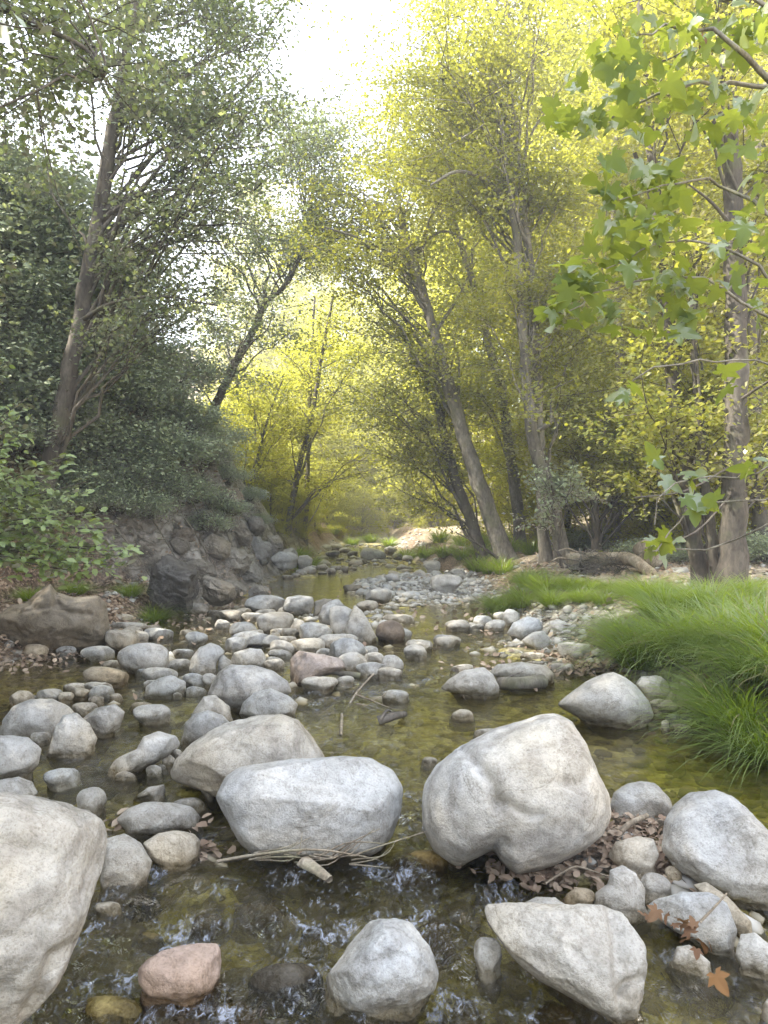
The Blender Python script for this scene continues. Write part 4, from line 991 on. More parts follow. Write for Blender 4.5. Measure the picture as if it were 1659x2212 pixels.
def tube(acc, pts, rad, sides=7, rg=None, bump=0.0, flare=0.0):
    pts = np.asarray(pts, float); rad = np.asarray(rad, float)
    n = len(pts)
    tan = np.gradient(pts, axis=0); tan /= np.linalg.norm(tan, axis=1)[:, None] + 1e-9
    ref = np.where(np.abs(tan[:, 2:3]) > .9, np.array([[1., 0, 0]]), np.array([[0, 0, 1.]]))
    a = np.cross(tan, ref); a /= np.linalg.norm(a, axis=1)[:, None] + 1e-9
    for i in range(1, n):                                   # keep the frame from flipping
        a[i] = a[i - 1] - tan[i] * np.dot(a[i - 1], tan[i]); a[i] /= np.linalg.norm(a[i]) + 1e-9
    b = np.cross(tan, a)
    th = np.arange(sides) / sides * 2 * math.pi
    R = rad[:, None] * np.ones((1, sides))
    if bump and rg is not None:
        s0 = rg.uniform(0, 100)
        q = np.stack([np.cos(th)[None, :] * 1.3 + 0 * R, np.sin(th)[None, :] * 1.3 + 0 * R, np.cumsum(np.r_[0, np.linalg.norm(np.diff(pts, axis=0), axis=1)])[:, None] * 1.6 + 0 * R], -1).reshape(-1, 3) + s0
        R = R * (1 + bump * fbm(q, 3, 3).reshape(n, sides))
    if flare:
        dz = np.clip(1 - np.cumsum(np.r_[0, np.linalg.norm(np.diff(pts, axis=0), axis=1)]) / .55, 0, 1)[:, None] ** 2
        R = R * (1 + flare * dz * (0.6 + 0.5 * np.cos(th * 4 + 1)[None, :]))
    V = (pts[:, None, :] + R[:, :, None] * (np.cos(th)[None, :, None] * a[:, None, :] + np.sin(th)[None, :, None] * b[:, None, :])).reshape(-1, 3)
    i = np.arange(n * sides).reshape(n, sides)
    j = np.roll(i, -1, axis=1)
    F = np.stack([i[:-1], j[:-1], j[1:], i[1:]], -1).reshape(-1, 4)
    acc.add(V, [F])

def smooth_path(P, n):
    P = np.asarray(P, float)
    t = np.r_[0, np.cumsum(np.linalg.norm(np.diff(P, axis=0), axis=1))]; t /= t[-1]
    # catmull-rom style resample
    m = np.gradient(P, t, axis=0)
    out = []
    for s in np.linspace(0, 1, n):
        k = min(np.searchsorted(t, s, 'right') - 1, len(P) - 2); k = max(k, 0)
        h = t[k + 1] - t[k]; u = (s - t[k]) / h
        out.append((2 * u**3 - 3 * u**2 + 1) * P[k] + (u**3 - 2 * u**2 + u) * h * m[k] + (-2 * u**3 + 3 * u**2) * P[k + 1] + (u**3 - u**2) * h * m[k + 1])
    return np.array(out)

def cluster(wood, leaf, tpath, trad, target, r, nleaf, size, rg, shape='rhomb', flat=.8, droop=0., sub=6, twig=True, thick=1.0):
    """a limb from the trunk out to target, with side twigs and the leaves on them"""
    # leave the trunk lower than the target
    hz = np.linalg.norm(tpath[:, :2] - target[:2], axis=1)
    want = target[2] - rg.uniform(.25, .8) * hz - rg.uniform(0, 1.7)
    k = int(np.argmin(np.abs(tpath[:, 2] - want) + 0.25 * hz))
    k = min(max(k, 2), len(tpath) - 2)
    p0 = tpath[k]
    d = target - p0
    L = np.linalg.norm(d) + 1e-6
    t = np.linspace(0, 1, 9)[:, None]
    side = np.cross(d / L, (0, 0, 1))
    pth = p0 + d * t + np.array([0, 0, 1.]) * (np.sin(t * math.pi) * L * rg.uniform(.02, .14)) + side * (np.sin(t * math.pi * 1.5) * L * rg.uniform(-.08, .08))
    pth[1:-1] += rg.normal(0, .018 * L, (7, 3))
    r0 = min(trad[k] * .45, .009 + .008 * L) * thick
    tube(wood, pth, np.linspace(r0, .006, 9), 5)
    cen = []
    for i in range(sub):
        s = pth[rg.integers(4, 9)]
        e = target + rg.normal(0, 1, 3) * r * np.array([1, 1, .55])
        m_ = (s + e) / 2 + rg.normal(0, .1 * r, 3)
        q = np.array([s, m_, e])
        if twig: tube(wood, smooth_path(q, 5), np.linspace(max(.008, r0 * .35), .003, 5), 3)
        tt = rg.random(nleaf // sub) ** .7
        base = (1 - tt)[:, None] ** 2 * s + 2 * (tt * (1 - tt))[:, None] * m_ + tt[:, None] ** 2 * e
        cen.append(base + rg.normal(0, 1, (len(tt), 3)) * r * np.array([.24, .24, .13]))
    leaves(leaf, np.concatenate(cen), size, rg, shape, flat, droop)

DENS = 0.64
def in_ellipse(rg, n, reg):
    out = []
    for (cx, cy, rx, ry, wt) in reg:
        for _ in range(int(round(n * wt))):
            a = rg.uniform(0, 2 * math.pi); q = math.sqrt(rg.random())
            out.append((cx + rx * q * math.cos(a), cy + ry * q * math.sin(a)))
    return out

def hero_tree(name, label, cat, line, d, wpx, regions, ncl, nleaf, size, seed, leafmat='leaf_mid', bark='bark', r=.75, dspread=1.6, lean_d=0.0, group=None,
              zbase=None, taper=.35, flat=.8, sub=6, extra_limbs=(), skip=None, sides=12):
    """a tree with its trunk along a photographed line; regions (px ellipses) say where the crown hangs"""
    rg = np.random.default_rng(seed)
    P_ = [PX(x, y, d + lean_d * i / (len(line) - 1)) for i, (x, y) in enumerate(line)]
    g = float(H(np.array([P_[0][0]]), np.array([P_[0][1]]))[0])
    dirn = P_[1] - P_[0]; dirn /= np.linalg.norm(dirn)
    foot = P_[0].copy(); foot = foot + dirn * ((g - .12 - foot[2]) / max(dirn[2], .3))
    if foot[2] < P_[0][2] - 0.02: P_ = [foot] + P_
    else: P_[0] = foot
    n = 34
    path = smooth_path(P_, n)
    path[2:-1] += rg.normal(0, .012, (n - 3, 3))
    r0 = wpx * .5 * K * d
    rad = r0 * (1 - (1 - taper) * np.linspace(0, 1, n) ** .9)
    root = empty(name, path[0]); o3 = path[0].copy()
    wood, leaf = Acc(), Acc()
    path = path - o3
    tube(wood, path, rad, sides, rg, .10, .55)
    tw = Acc()
    for (x, y) in in_ellipse(rg, ncl, regions):
        dd = d + rg.normal(.25 * dspread + .15, dspread * .6)
        dd = max(dd, 4.0)
        if skip and skip(x, y): continue
        t = PX(x, y, dd) - o3
        cluster(tw, leaf, path, rad, t, r * rg.uniform(.7, 1.3), int(nleaf * DENS * rg.uniform(.6, 1.3)), size, rg, flat=flat, sub=sub)
    for ln, w0, w1 in extra_limbs:
        q = smooth_path([PX(x, y, d + dz) - o3 for x, y, dz in ln], 14)
        tube(wood, q, np.linspace(w0, w1, 14) * .5 * K * d, 8, rg, .1)
    link('trunk', wood.mesh('trunk', M[bark], True), parent=root)
    link('branches', tw.mesh('branches', M[bark], True), parent=root)
    link('crown', leaf.mesh('crown', M[leafmat]), parent=root)
    tag(root, label, cat, group)
    return root

def sky_gap(x, y):
    xs = np.interp(y, [0, 60, 130, 190, 230], [548, 600, 655, 660, 690]); xe = np.interp(y, [0, 60, 130, 190, 230], [870, 850, 790, 735, 690])
    return y < 235 and xs - 10 < x < xe + 10

# ---- left bank
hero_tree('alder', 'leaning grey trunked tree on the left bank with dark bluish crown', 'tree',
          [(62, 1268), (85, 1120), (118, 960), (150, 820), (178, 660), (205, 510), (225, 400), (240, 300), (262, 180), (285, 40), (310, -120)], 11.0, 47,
          [(420, 130, 170, 190, .34), (230, 60, 170, 120, .12), (330, 480, 170, 90, .12), (440, 600, 150, 90, .07), (590, 110, 50, 110, .09), (560, 300, 110, 90, .09), (300, 720, 160, 60, .02), (80, 330, 60, 60, .02), (330, -220, 330, 190, .45), (120, -520, 300, 170, .2), (480, 420, 120, 60, .06)],  # the regions overhead add unseen crown to shade the foreground
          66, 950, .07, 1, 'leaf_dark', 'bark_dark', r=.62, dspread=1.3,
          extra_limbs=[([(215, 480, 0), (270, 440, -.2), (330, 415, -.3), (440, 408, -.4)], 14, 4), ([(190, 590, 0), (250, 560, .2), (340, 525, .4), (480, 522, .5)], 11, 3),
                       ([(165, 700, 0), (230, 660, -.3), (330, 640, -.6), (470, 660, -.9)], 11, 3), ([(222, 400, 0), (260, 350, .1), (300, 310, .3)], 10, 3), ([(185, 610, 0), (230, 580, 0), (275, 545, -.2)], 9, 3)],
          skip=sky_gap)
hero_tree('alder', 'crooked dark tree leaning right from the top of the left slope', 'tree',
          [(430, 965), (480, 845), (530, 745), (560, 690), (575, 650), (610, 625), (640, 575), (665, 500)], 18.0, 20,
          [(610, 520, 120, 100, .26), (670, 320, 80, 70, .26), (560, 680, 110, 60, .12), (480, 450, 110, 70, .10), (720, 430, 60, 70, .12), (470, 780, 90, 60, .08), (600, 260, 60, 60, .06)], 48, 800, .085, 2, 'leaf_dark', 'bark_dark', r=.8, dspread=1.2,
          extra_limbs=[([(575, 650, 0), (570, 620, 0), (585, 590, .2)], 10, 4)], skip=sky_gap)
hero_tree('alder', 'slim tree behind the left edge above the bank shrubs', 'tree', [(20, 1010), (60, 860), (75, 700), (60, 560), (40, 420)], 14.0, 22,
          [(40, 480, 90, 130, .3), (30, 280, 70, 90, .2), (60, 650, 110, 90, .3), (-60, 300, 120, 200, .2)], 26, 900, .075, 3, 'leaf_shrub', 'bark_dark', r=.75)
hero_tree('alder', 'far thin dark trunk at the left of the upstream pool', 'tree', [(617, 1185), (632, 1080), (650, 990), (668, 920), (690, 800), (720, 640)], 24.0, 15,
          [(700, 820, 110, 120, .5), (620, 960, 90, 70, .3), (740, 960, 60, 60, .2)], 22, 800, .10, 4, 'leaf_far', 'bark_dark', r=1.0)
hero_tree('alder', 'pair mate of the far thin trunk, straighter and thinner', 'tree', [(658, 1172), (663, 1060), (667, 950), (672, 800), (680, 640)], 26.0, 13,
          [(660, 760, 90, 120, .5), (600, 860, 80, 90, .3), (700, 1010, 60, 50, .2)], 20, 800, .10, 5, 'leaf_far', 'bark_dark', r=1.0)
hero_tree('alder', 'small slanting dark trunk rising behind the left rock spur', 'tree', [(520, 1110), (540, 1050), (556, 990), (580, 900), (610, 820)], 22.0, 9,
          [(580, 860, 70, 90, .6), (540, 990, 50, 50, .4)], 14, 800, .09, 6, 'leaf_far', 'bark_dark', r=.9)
# ---- right bank
hero_tree('alder', 'leaning alder with the boldest curved trunk right of the creek', 'tree',
          [(1098, 1222), (1070, 1140), (1040, 1060), (1008, 960), (975, 850), (950, 760), (925, 670), (903, 590), (880, 520), (862, 450)], 16.5, 42,
          [(830, 560, 150, 170, .4), (760, 420, 90, 110, .18), (930, 420, 110, 100, .2), (900, 760, 110, 90, .22)], 40, 1000, .085, 7, 'leaf_mid', 'bark', r=.95, dspread=1.8,
          extra_limbs=[([(903, 600, 0), (860, 555, -.3), (790, 520, -.5), (700, 490, -.8)], 12, 3), ([(915, 630, 0), (850, 580, .4), (780, 562, .6), (715, 560, .8)], 10, 3),
                       ([(905, 600, 0), (830, 460, .5), (760, 420, .8), (735, 395, 1)], 11, 3), ([(940, 720, 0), (990, 640, .4), (1030, 560, .7)], 9, 3), ([(890, 545, 0), (955, 500, -.4), (1010, 520, -.8)], 8, 3)], skip=sky_gap)
hero_tree('alder', 'second leaning alder, darker and shorter, left of the bold one', 'tree', [(1040, 1188), (1015, 1120), (985, 1040), (968, 980), (950, 900), (890, 760), (850, 690)], 17.8, 28,
          [(900, 1010, 100, 90, .4), (860, 900, 100, 90, .35), (960, 880, 60, 60, .25)], 24, 1000, .085, 8, 'leaf_mid', 'bark_dark', r=.9)
hero_tree('alder', 'upright dark alder just behind the bold leaning one', 'tree', [(1127, 1215), (1118, 1100), (1102, 980), (1085, 860), (1058, 750), (1030, 640), (1000, 540), (960, 400)], 19.0, 28,
          [(960, 330, 130, 130, .4), (1000, 560, 110, 110, .3), (880, 200, 60, 60, .1), (1060, 800, 80, 70, .2)], 36, 1000, .09, 9, 'leaf_mid', 'bark', r=1.05, dspread=2.0, skip=sky_gap)
hero_tree('alder', 'tall pale alder in the middle of the right bank group', 'tree',
          [(1183, 1242), (1172, 1120), (1166, 980), (1163, 850), (1155, 720), (1142, 560), (1128, 450), (1118, 330), (1105, 200), (1098, 60), (1090, -80)], 14.2, 27,
          [(1000, 180, 130, 140, .27), (1150, 120, 130, 130, .22), (1040, 400, 110, 110, .18), (1210, 330, 90, 120, .13), (1100, -120, 220, 90, .14), (920, 330, 60, 60, .06), (925, 90, 60, 80, .1), (960, 10, 80, 70, .1)], 60, 1100, .075, 10, 'leaf_mid', 'bark', r=.85, dspread=1.7,
          extra_limbs=[([(1113, 470, 0), (1090, 430, -.2), (1040, 385, -.5), (990, 370, -.8), (930, 400, -1.1)], 14, 4), ([(1130, 470, 0), (1150, 420, .3), (1175, 350, .5)], 10, 3),
                       ([(1110, 250, 0), (1060, 190, -.2), (1000, 165, -.4), (975, 195, -.5)], 9, 4), ([(1120, 380, 0), (1085, 330, .2), (1045, 305, .4)], 8, 3)], skip=sky_gap)
hero_tree('alder', 'dark crooked alder entwined with the tall pale one', 'tree', [(1222, 1255), (1205, 1140), (1178, 1040), (1155, 960), (1140, 850), (1128, 700), (1122, 600), (1112, 480), (1095, 400), (1080, 250)], 14.0, 34,
          [(1120, 640, 100, 90, .3), (1230, 640, 90, 120, .4), (1180, 820, 70, 70, .3)], 26, 1000, .078, 11, 'leaf_mid', 'bark', r=.8)
hero_tree('alder', 'lone slim straight alder behind the fallen log', 'tree', [(1322, 1212), (1332, 1100), (1340, 980), (1342, 860), (1336, 720), (1326, 560), (1330, 380), (1340, 150)], 17.5, 26,
          [(1330, 480, 130, 160, .3), (1290, 900, 110, 110, .3), (1380, 780, 100, 120, .2), (1300, 200, 130, 160, .2)], 46, 1000, .085, 12, 'leaf_mid', 'bark_pale', r=1.0, dspread=2)
hero_tree('alder', 'thick smooth trunk, largest of the right hand group', 'tree',
          [(1578, 1290), (1580, 1200), (1586, 1050), (1590, 880), (1590, 700), (1586, 540), (1580, 380), (1574, 200), (1570, 20), (1566, -160)], 9.0, 58,
          [(1590, -120, 140, 100, .4), (1500, 120, 100, 110, .2), (1640, 420, 60, 200, .2), (1640, 900, 70, 150, .2)], 36, 800, .075, 13, 'leaf_mid', 'bark_deep', r=.6, dspread=1.4, taper=.5, sides=16,
          extra_limbs=[([(1588, 500, 0), (1540, 440, -.3), (1490, 400, -.6)], 10, 3), ([(1590, 870, 0), (1650, 830, -.5), (1720, 790, -1)], 8, 3), ([(1586, 1060, 0), (1500, 1150, -.8), (1395, 1185, -1.5)], 5, 2),
                       ([(1588, 1000, 0), (1480, 1060, -1.2), (1370, 1075, -2.2)], 5, 2)])
hero_tree('alder', 'rough dark trunk leaning left in the right hand group', 'tree', [(1520, 1288), (1500, 1160), (1480, 1030), (1462, 920), (1448, 780), (1430, 600), (1415, 450), (1405, 300), (1398, 180), (1380, 0)], 9.6, 38,
          [(1420, 120, 120, 130, .3), (1440, 520, 100, 130, .25), (1480, 800, 100, 110, .25), (1390, 950, 90, 90, .2)], 40, 800, .075, 14, 'leaf_mid', 'bark_deep', r=.6, dspread=1.5,
          extra_limbs=[([(1412, 440, 0), (1390, 380, -.1), (1370, 330, -.2)], 14, 8)])
hero_tree('alder', 'thin trunk squeezed between the two trunks of the right hand group', 'tree', [(1556, 1292), (1540, 1180), (1522, 1060), (1512, 950), (1503, 840), (1496, 700), (1505, 500)], 9.3, 24,
          [(1500, 620, 80, 120, .5), (1540, 900, 70, 110, .5)], 16, 700, .075, 15, 'leaf_mid', 'bark_deep', r=.5)
hero_tree('alder', 'pale trunk cut by the right edge behind the sedge', 'tree', [(1645, 1210), (1640, 1080), (1632, 960), (1630, 800), (1620, 600), (1640, 300)], 13.5, 34,
          [(1600, 650, 90, 160, .4), (1650, 950, 60, 120, .3), (1600, 250, 90, 160, .3)], 30, 900, .08, 16, 'leaf_mid', 'bark_dark', r=.8)
hero_tree('sapling', 'low leafy sapling drooping over the bank before the pale alder', 'sapling', [(1215, 1235), (1200, 1120), (1190, 1040), (1175, 980)], 12.6, 7,
          [(1190, 1090, 40, 70, .5), (1225, 1050, 60, 50, .5)], 9, 380, .075, 17, 'leaf_shrub', 'bark_dark', r=.34, dspread=.5)
hero_tree('alder', 'bushy low alder with drooping layered branches behind the log', 'tree', [(1290, 1190), (1285, 1080), (1300, 960), (1320, 850)], 15.5, 20,
          [(1270, 980, 120, 100, .5), (1400, 1000, 90, 80, .3), (1220, 900, 60, 60, .2)], 34, 1000, .085, 18, 'leaf_mid', 'bark_dark', r=.8, flat=1.1)

# ---- trees further back: a few grown once and copied
def grown_tree(seed, height, crownr, low, nlimb, nleaf, size, leafmat, bark):
    rg = np.random.default_rng(seed)
    n = 22
    t = np.linspace(0, 1, n)
    path = np.stack([np.sin(t * 2.2 + seed) * .35 * t + .5 * t * rg.normal(), np.cos(t * 1.8 + seed) * .35 * t, t * height - .25], -1)
    path[:, 0] -= path[0, 0]; path[:, 1] -= path[0, 1]
    rad = (.05 + .011 * height) * (1 - .88 * t)
    wood, leaf = Acc(), Acc()
    tube(wood, path, rad, 8, rg, .1, .5)
    for i in range(nlimb):
        f = low + (1 - low) * (i + rg.random()) / nlimb
        z = f * height
        a = i * 2.4 + rg.normal(0, .3)
        prof = math.sin(min(1, (f - low) / (1 - low) * .92 + .12) * math.pi) ** .6
        rr = crownr * (.35 + .65 * prof) * math.sqrt(rg.uniform(.1, 1))
        k = min(int(f * (n - 1)), n - 1)
        tg = path[k] + np.array([math.cos(a) * rr, math.sin(a) * rr, rg.normal(.1, .3)])
        cluster(wood, leaf, path, rad, tg, crownr * .30 * rg.uniform(.7, 1.3), int(nleaf * rg.uniform(.6, 1.4)), size, rg, sub=5, flat=.7)
    root = empty('tree', (0, 0, 0))
    link('trunk', wood.mesh('trunk', M[bark], True), parent=root)
    link('crown', leaf.mesh('crown', M[leafmat]), parent=root)
    return root
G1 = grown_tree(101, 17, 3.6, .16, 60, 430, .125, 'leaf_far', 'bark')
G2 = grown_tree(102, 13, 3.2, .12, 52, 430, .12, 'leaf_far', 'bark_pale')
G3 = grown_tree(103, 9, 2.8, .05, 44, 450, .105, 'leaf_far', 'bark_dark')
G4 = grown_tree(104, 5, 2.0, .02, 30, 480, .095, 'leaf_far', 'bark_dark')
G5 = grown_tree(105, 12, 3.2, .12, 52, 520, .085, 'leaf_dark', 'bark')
USED = set()
def place(proto, x, y, label, group, s=1.0, cat='tree', name=None, rot=None):
    rg = np.random.default_rng(int(abs(x * 131 + y * 977)) + 3)
    z = float(H(np.array([x]), np.array([y]))[0])
    rot = rg.uniform(0, 6.28) if rot is None else rot
    sc = (s * rg.uniform(.92, 1.08), s * rg.uniform(.92, 1.08), s * rg.uniform(.92, 1.1))
    if proto.name not in USED:
        USED.add(proto.name); r = proto; r.location = (x, y, z - .05); r.rotation_euler = (0, 0, rot); r.scale = sc
    else:
        r = copy_tree(proto, (x, y, z - .05), rot, sc)
    if name: r.name = name
    tag(r, label, cat, group)
    return r
FAR = 'sunlit yellow green tree closing the valley upstream'
for i, (px, d, s) in enumerate([(720, 52, .9), (780, 60, 1.1), (690, 66, 1.1), (800, 50, .9), (880, 44, 1.05), (950, 38, 1.1), (1010, 31, 1.05), (1075, 27, 1.0), (560, 62, 1.1), (620, 58, 1.0), (900, 58, 1.2),
                                (840, 66, 1.2), (980, 50, 1.2), (500, 56, .9), (640, 72, 1.2)]):
    place((G1, G2, G1, G3)[i % 4], (px - 829.5) * K * d, d, FAR, 'trees upstream', s * (1.3 if i % 4 == 3 else 1))
for i, (px, d, s) in enumerate([(1150, 24, 1.0), (1220, 22, 1.0), (1290, 25, 1.1), (1380, 22, 1.0), (1450, 20, 1.0), (1530, 18, .95), (1610, 17, .95), (1700, 16, .9), (1180, 31, 1.2), (1320, 33, 1.2), (1460, 30, 1.2), (1580, 27, 1.15), (1680, 23, 1.1), (1400, 40, 1.3), (1560, 38, 1.3), (1240, 42, 1.3)]):
    place((G1, G2)[i % 2], (px - 829.5) * K * d, d, 'sunlit tree standing in the woods behind the right bank', 'trees behind the right bank', s)
for i, (px, d, s) in enumerate([(1110, 21.5, .7), (1140, 26, .9), (1230, 19, .75), (1400, 17.5, .8), (1480, 16, .75), (1560, 14.5, .7), (1650, 15.5, .8), (900, 40, 1.2), (1340, 21, .9)]):
    place((G4, G3)[i % 2], (px - 829.5) * K * d, d, 'low bushy tree filling the gap under the right bank trees', 'understorey of the right bank', s if i % 2 == 0 else s * .7)
for i, (px, d, s) in enumerate([(560, 24, .5), (600, 29, .6), (690, 38, .7), (530, 30, .7), (640, 45, .9), (580, 40, .8), (740, 48, .9)]):
    place((G3, G4)[i % 2], (px - 829.5) * K * d, d, 'low bushy tree at the far left end of the creek', 'understorey of the far creek', s)
for i, (x, d, s) in enumerate([(-3.4, 22, .3), (-4.2, 24, .4), (-3.3, 25.5, .35), (-4.6, 27.5, .5), (-3.4, 29, .4), (-4.8, 31.5, .6), (-3.6, 33, .5), (-5.6, 25, .6), (-6, 29, .7), (-2.8, 36, .5), (-1.2, 42, .6), (.6, 44, .6), (-4.2, 37, .8), (-2.6, 40, .7), (-5.2, 41, .9), (-.2, 46.5, .9), (-2.2, 47, 1.0), (1.8, 45, .9), (-4, 46, 1.0), (3, 41, .9), (2.4, 37.5, .7)]):
    place(G4, x, d, 'leafy bush on the foot of the slope at the far creek bend', 'bushes of the far creek bend', s)
for i, (x, d, s) in enumerate([(-13, 19, .95), (-11, 13, .9), (-15, 18, 1.0), (-12.5, 18, .7)]):  # out of view, placed to shade the left bank crowns and creek
    place(G5, x, d, 'unseen tree added on the upper canyon side for shade', 'added shade trees of the canyon side', s)
for i, (x, d, s) in enumerate([(-7.6, 6.5, .8), (-6.0, 1.5, .85), (-5.3, 0.0, .8), (-7.6, 3.2, 1.0), (-5.9, 2.9, .85), (-8.6, .9, 1.1), (-8.5, 4.5, 1.0), (-7.5, -1.5, .9), (-10, 9.5, 1.0)]):  # out of view, added to keep direct sun off the foreground boulders
    place(G5, x, d, 'unseen tree added on the left bank to shade the foreground', 'added shade trees of the near left bank', s)

for px, py, s in [(640, 1155, .3), (680, 1145, .35), (720, 1150, .35), (660, 1110, .4), (700, 1115, .4), (610, 1130, .3), (580, 1090, .35), (740, 1130, .45), (560, 1050, .4)]:
    hh = slope_hit(px, py)
    if hh: place(G4, hh[0], hh[1], 'leafy bush on the foot of the slope at the far creek bend', 'bushes of the far creek bend', s)

# ---- shrubs on the left slope
def shrub_mesh(seed, R, ncl, nleaf, size, leafmat, shape='rhomb', flat=.9):
    rg = np.random.default_rng(seed)
    wood, leaf = Acc(), Acc()
    for i in range(ncl):
        a = rg.uniform(0, 6.28); q = math.sqrt(rg.random()) * R
        tg = np.array([math.cos(a) * q, math.sin(a) * q, R * (.15 + .75 * rg.random() * math.sqrt(max(0, 1 - (q / R) ** 2)))])
        st = np.array([rg.normal(0, .08), rg.normal(0, .08), -.1])
        path = smooth_path([st, st + (tg - st) * .5 + np.array([0, 0, .12 * R]), tg], 8)
        tube(wood, path, np.linspace(.014, .004, 8), 4)
        pts = tg + rg.normal(0, 1, (nleaf, 3)) * R * np.array([.24, .24, .13])
        leaves(leaf, pts, size, rg, shape, flat)
    return wood.mesh('stem', M['bark_dark'], True), leaf.mesh('foliage', M[leafmat])
SH = [shrub_mesh(200 + i, 1.0, 30, 170, .075, 'leaf_shrub', 'oval') for i in range(4)]
def shrub(x, y, s, label, group, i, zoff=0.0):
    z = float(H(np.array([x]), np.array([y]))[0])
    root = empty('shrub', (x, y, z + zoff)); root.scale = (s, s, s * .9); root.rotation_euler = (0, 0, i * 1.9)
    sm, lm = SH[i % len(SH)]
    link('stem', sm, parent=root); link('foliage', lm, parent=root)
    return tag(root, label, 'shrub', group)
rg = np.random.default_rng(77)
cnt = 0
for (px, py, s) in [(30, 1010, .8), (90, 940, .8), (150, 1000, .75), (230, 960, .8), (300, 900, .85), (200, 880, .8), (110, 850, .9), (30, 890, .9), (260, 1040, .7), (330, 1000, .7), (390, 940, .7), (440, 1010, .6), (360, 1080, .55), (280, 800, .9), (380, 840, .85),
                    (440, 900, .75), (180, 780, .95), (80, 760, .95), (20, 700, 1.0), (130, 690, 1.0), (240, 710, 1.0), (340, 740, .95), (420, 770, .85), (470, 960, .55), (490, 1040, .4), (420, 1090, .45), (320, 1130, .4), (200, 1110, .5), (470, 900, .6), (500, 960, .5), (520, 1010, .4), (480, 1110, .35), (540, 1080, .3), (560, 1150, .25), (450, 1160, .35), (390, 1010, .6), (250, 1120, .5), (330, 600, 1.1), (430, 720, .9), (280, 560, 1.1), (100, 1120, .5), (30, 1130, .5),
                    (20, 600, 1.1), (110, 590, 1.1), (210, 620, 1.1), (310, 650, 1.0), (400, 690, .9), (470, 850, .7), (30, 500, 1.2), (120, 500, 1.2), (230, 560, 1.1), (160, 1060, .55)]:
    h_ = slope_hit(px, py)
    if h_ is None: continue
    shrub(h_[0], h_[1], s * 1.25, 'grey green leafy shrub covering the steep left slope', 'shrubs of the left slope', cnt); cnt += 1
for i, (px, d, s) in enumerate([(1380, 14, .55), (1440, 16, .6), (1610, 12.5, .6), (1655, 11.5, .55), (1260, 18, .7), (1480, 13.2, .5)]):
    shrub((px - 829.5) * K * d, d, s, 'small leafy shrub on the pale ground behind the right hand trunks', 'shrubs of the right bank', i + 40)

# ---- near foliage: bush at the left edge and the broad leaved tree at upper right
def near_bush():
    rg = np.random.default_rng(301)
    base = np.array([-3.75, 5.9, 0.0]); base[2] = float(H(base[:1], base[1:2])[0]) - .05
    root = empty('alder_bush', base)
    wood, leaf = Acc(), Acc()
    sprays = [(60, 930, 4.9), (20, 900, 5.2), (100, 1000, 4.8), (150, 990, 4.8), (40, 1020, 5.2), (120, 1060, 4.9), (190, 1040, 4.7), (200, 1110, 4.6), (250, 1140, 4.6), (150, 1120, 4.9), (90, 1090, 5.2), (260, 1200, 4.5), (210, 1180, 4.6), (160, 1190, 4.7), (240, 1220, 4.5),
              (30, 1090, 5.4), (10, 970, 5.4), (60, 860, 5.5), (290, 1190, 4.5), (110, 1150, 5), (175, 1235, 4.6), (-40, 950, 5), (-60, 1080, 5), (-30, 820, 5.4), (20, 780, 5.8), (-20, 640, 6), (30, 560, 6.2)]
    for (px, py, d) in sprays:
        e = PX(px, py, d) - base
        st = np.array([rg.normal(-.2, .15), rg.normal(0, .15), 0])
        mid = st * .4 + e * .6 + np.array([-.25, 0, .45 + .1 * rg.random()])
        path = smooth_path([st, mid, e], 14)
        tube(wood, path, np.linspace(.013, .003, 14), 4)
        tipdir = path[-1] - path[-4]; tipdir /= np.linalg.norm(tipdir)
        k = 150
        tt = rg.uniform(.55, 1, k)
        pts = np.stack([np.interp(tt, np.linspace(0, 1, 14), path[:, i]) for i in range(3)], -1)
        side = np.cross(tipdir, (0, 0, 1)); side /= np.linalg.norm(side) + 1e-6
        pts += side * rg.normal(0, .10, (k, 1)) + tipdir * rg.normal(0, .03, (k, 1)) + np.array([0, 0, 1]) * rg.normal(-.02, .045, (k, 1))
        leaves(leaf, pts, .062, rg, 'oval', 1.0, .25, heading=tipdir + side * rg.choice([-1, 1], (k, 1)) * .8, hj=.5)
    link('stem', wood.mesh('stem', M['bark_dark'], True), parent=root)
    link('foliage', leaf.mesh('foliage', M['leaf_near']), parent=root)
    tag(root, 'bush with shiny oval leaves reaching in from the left edge', 'bush')
near_bush()

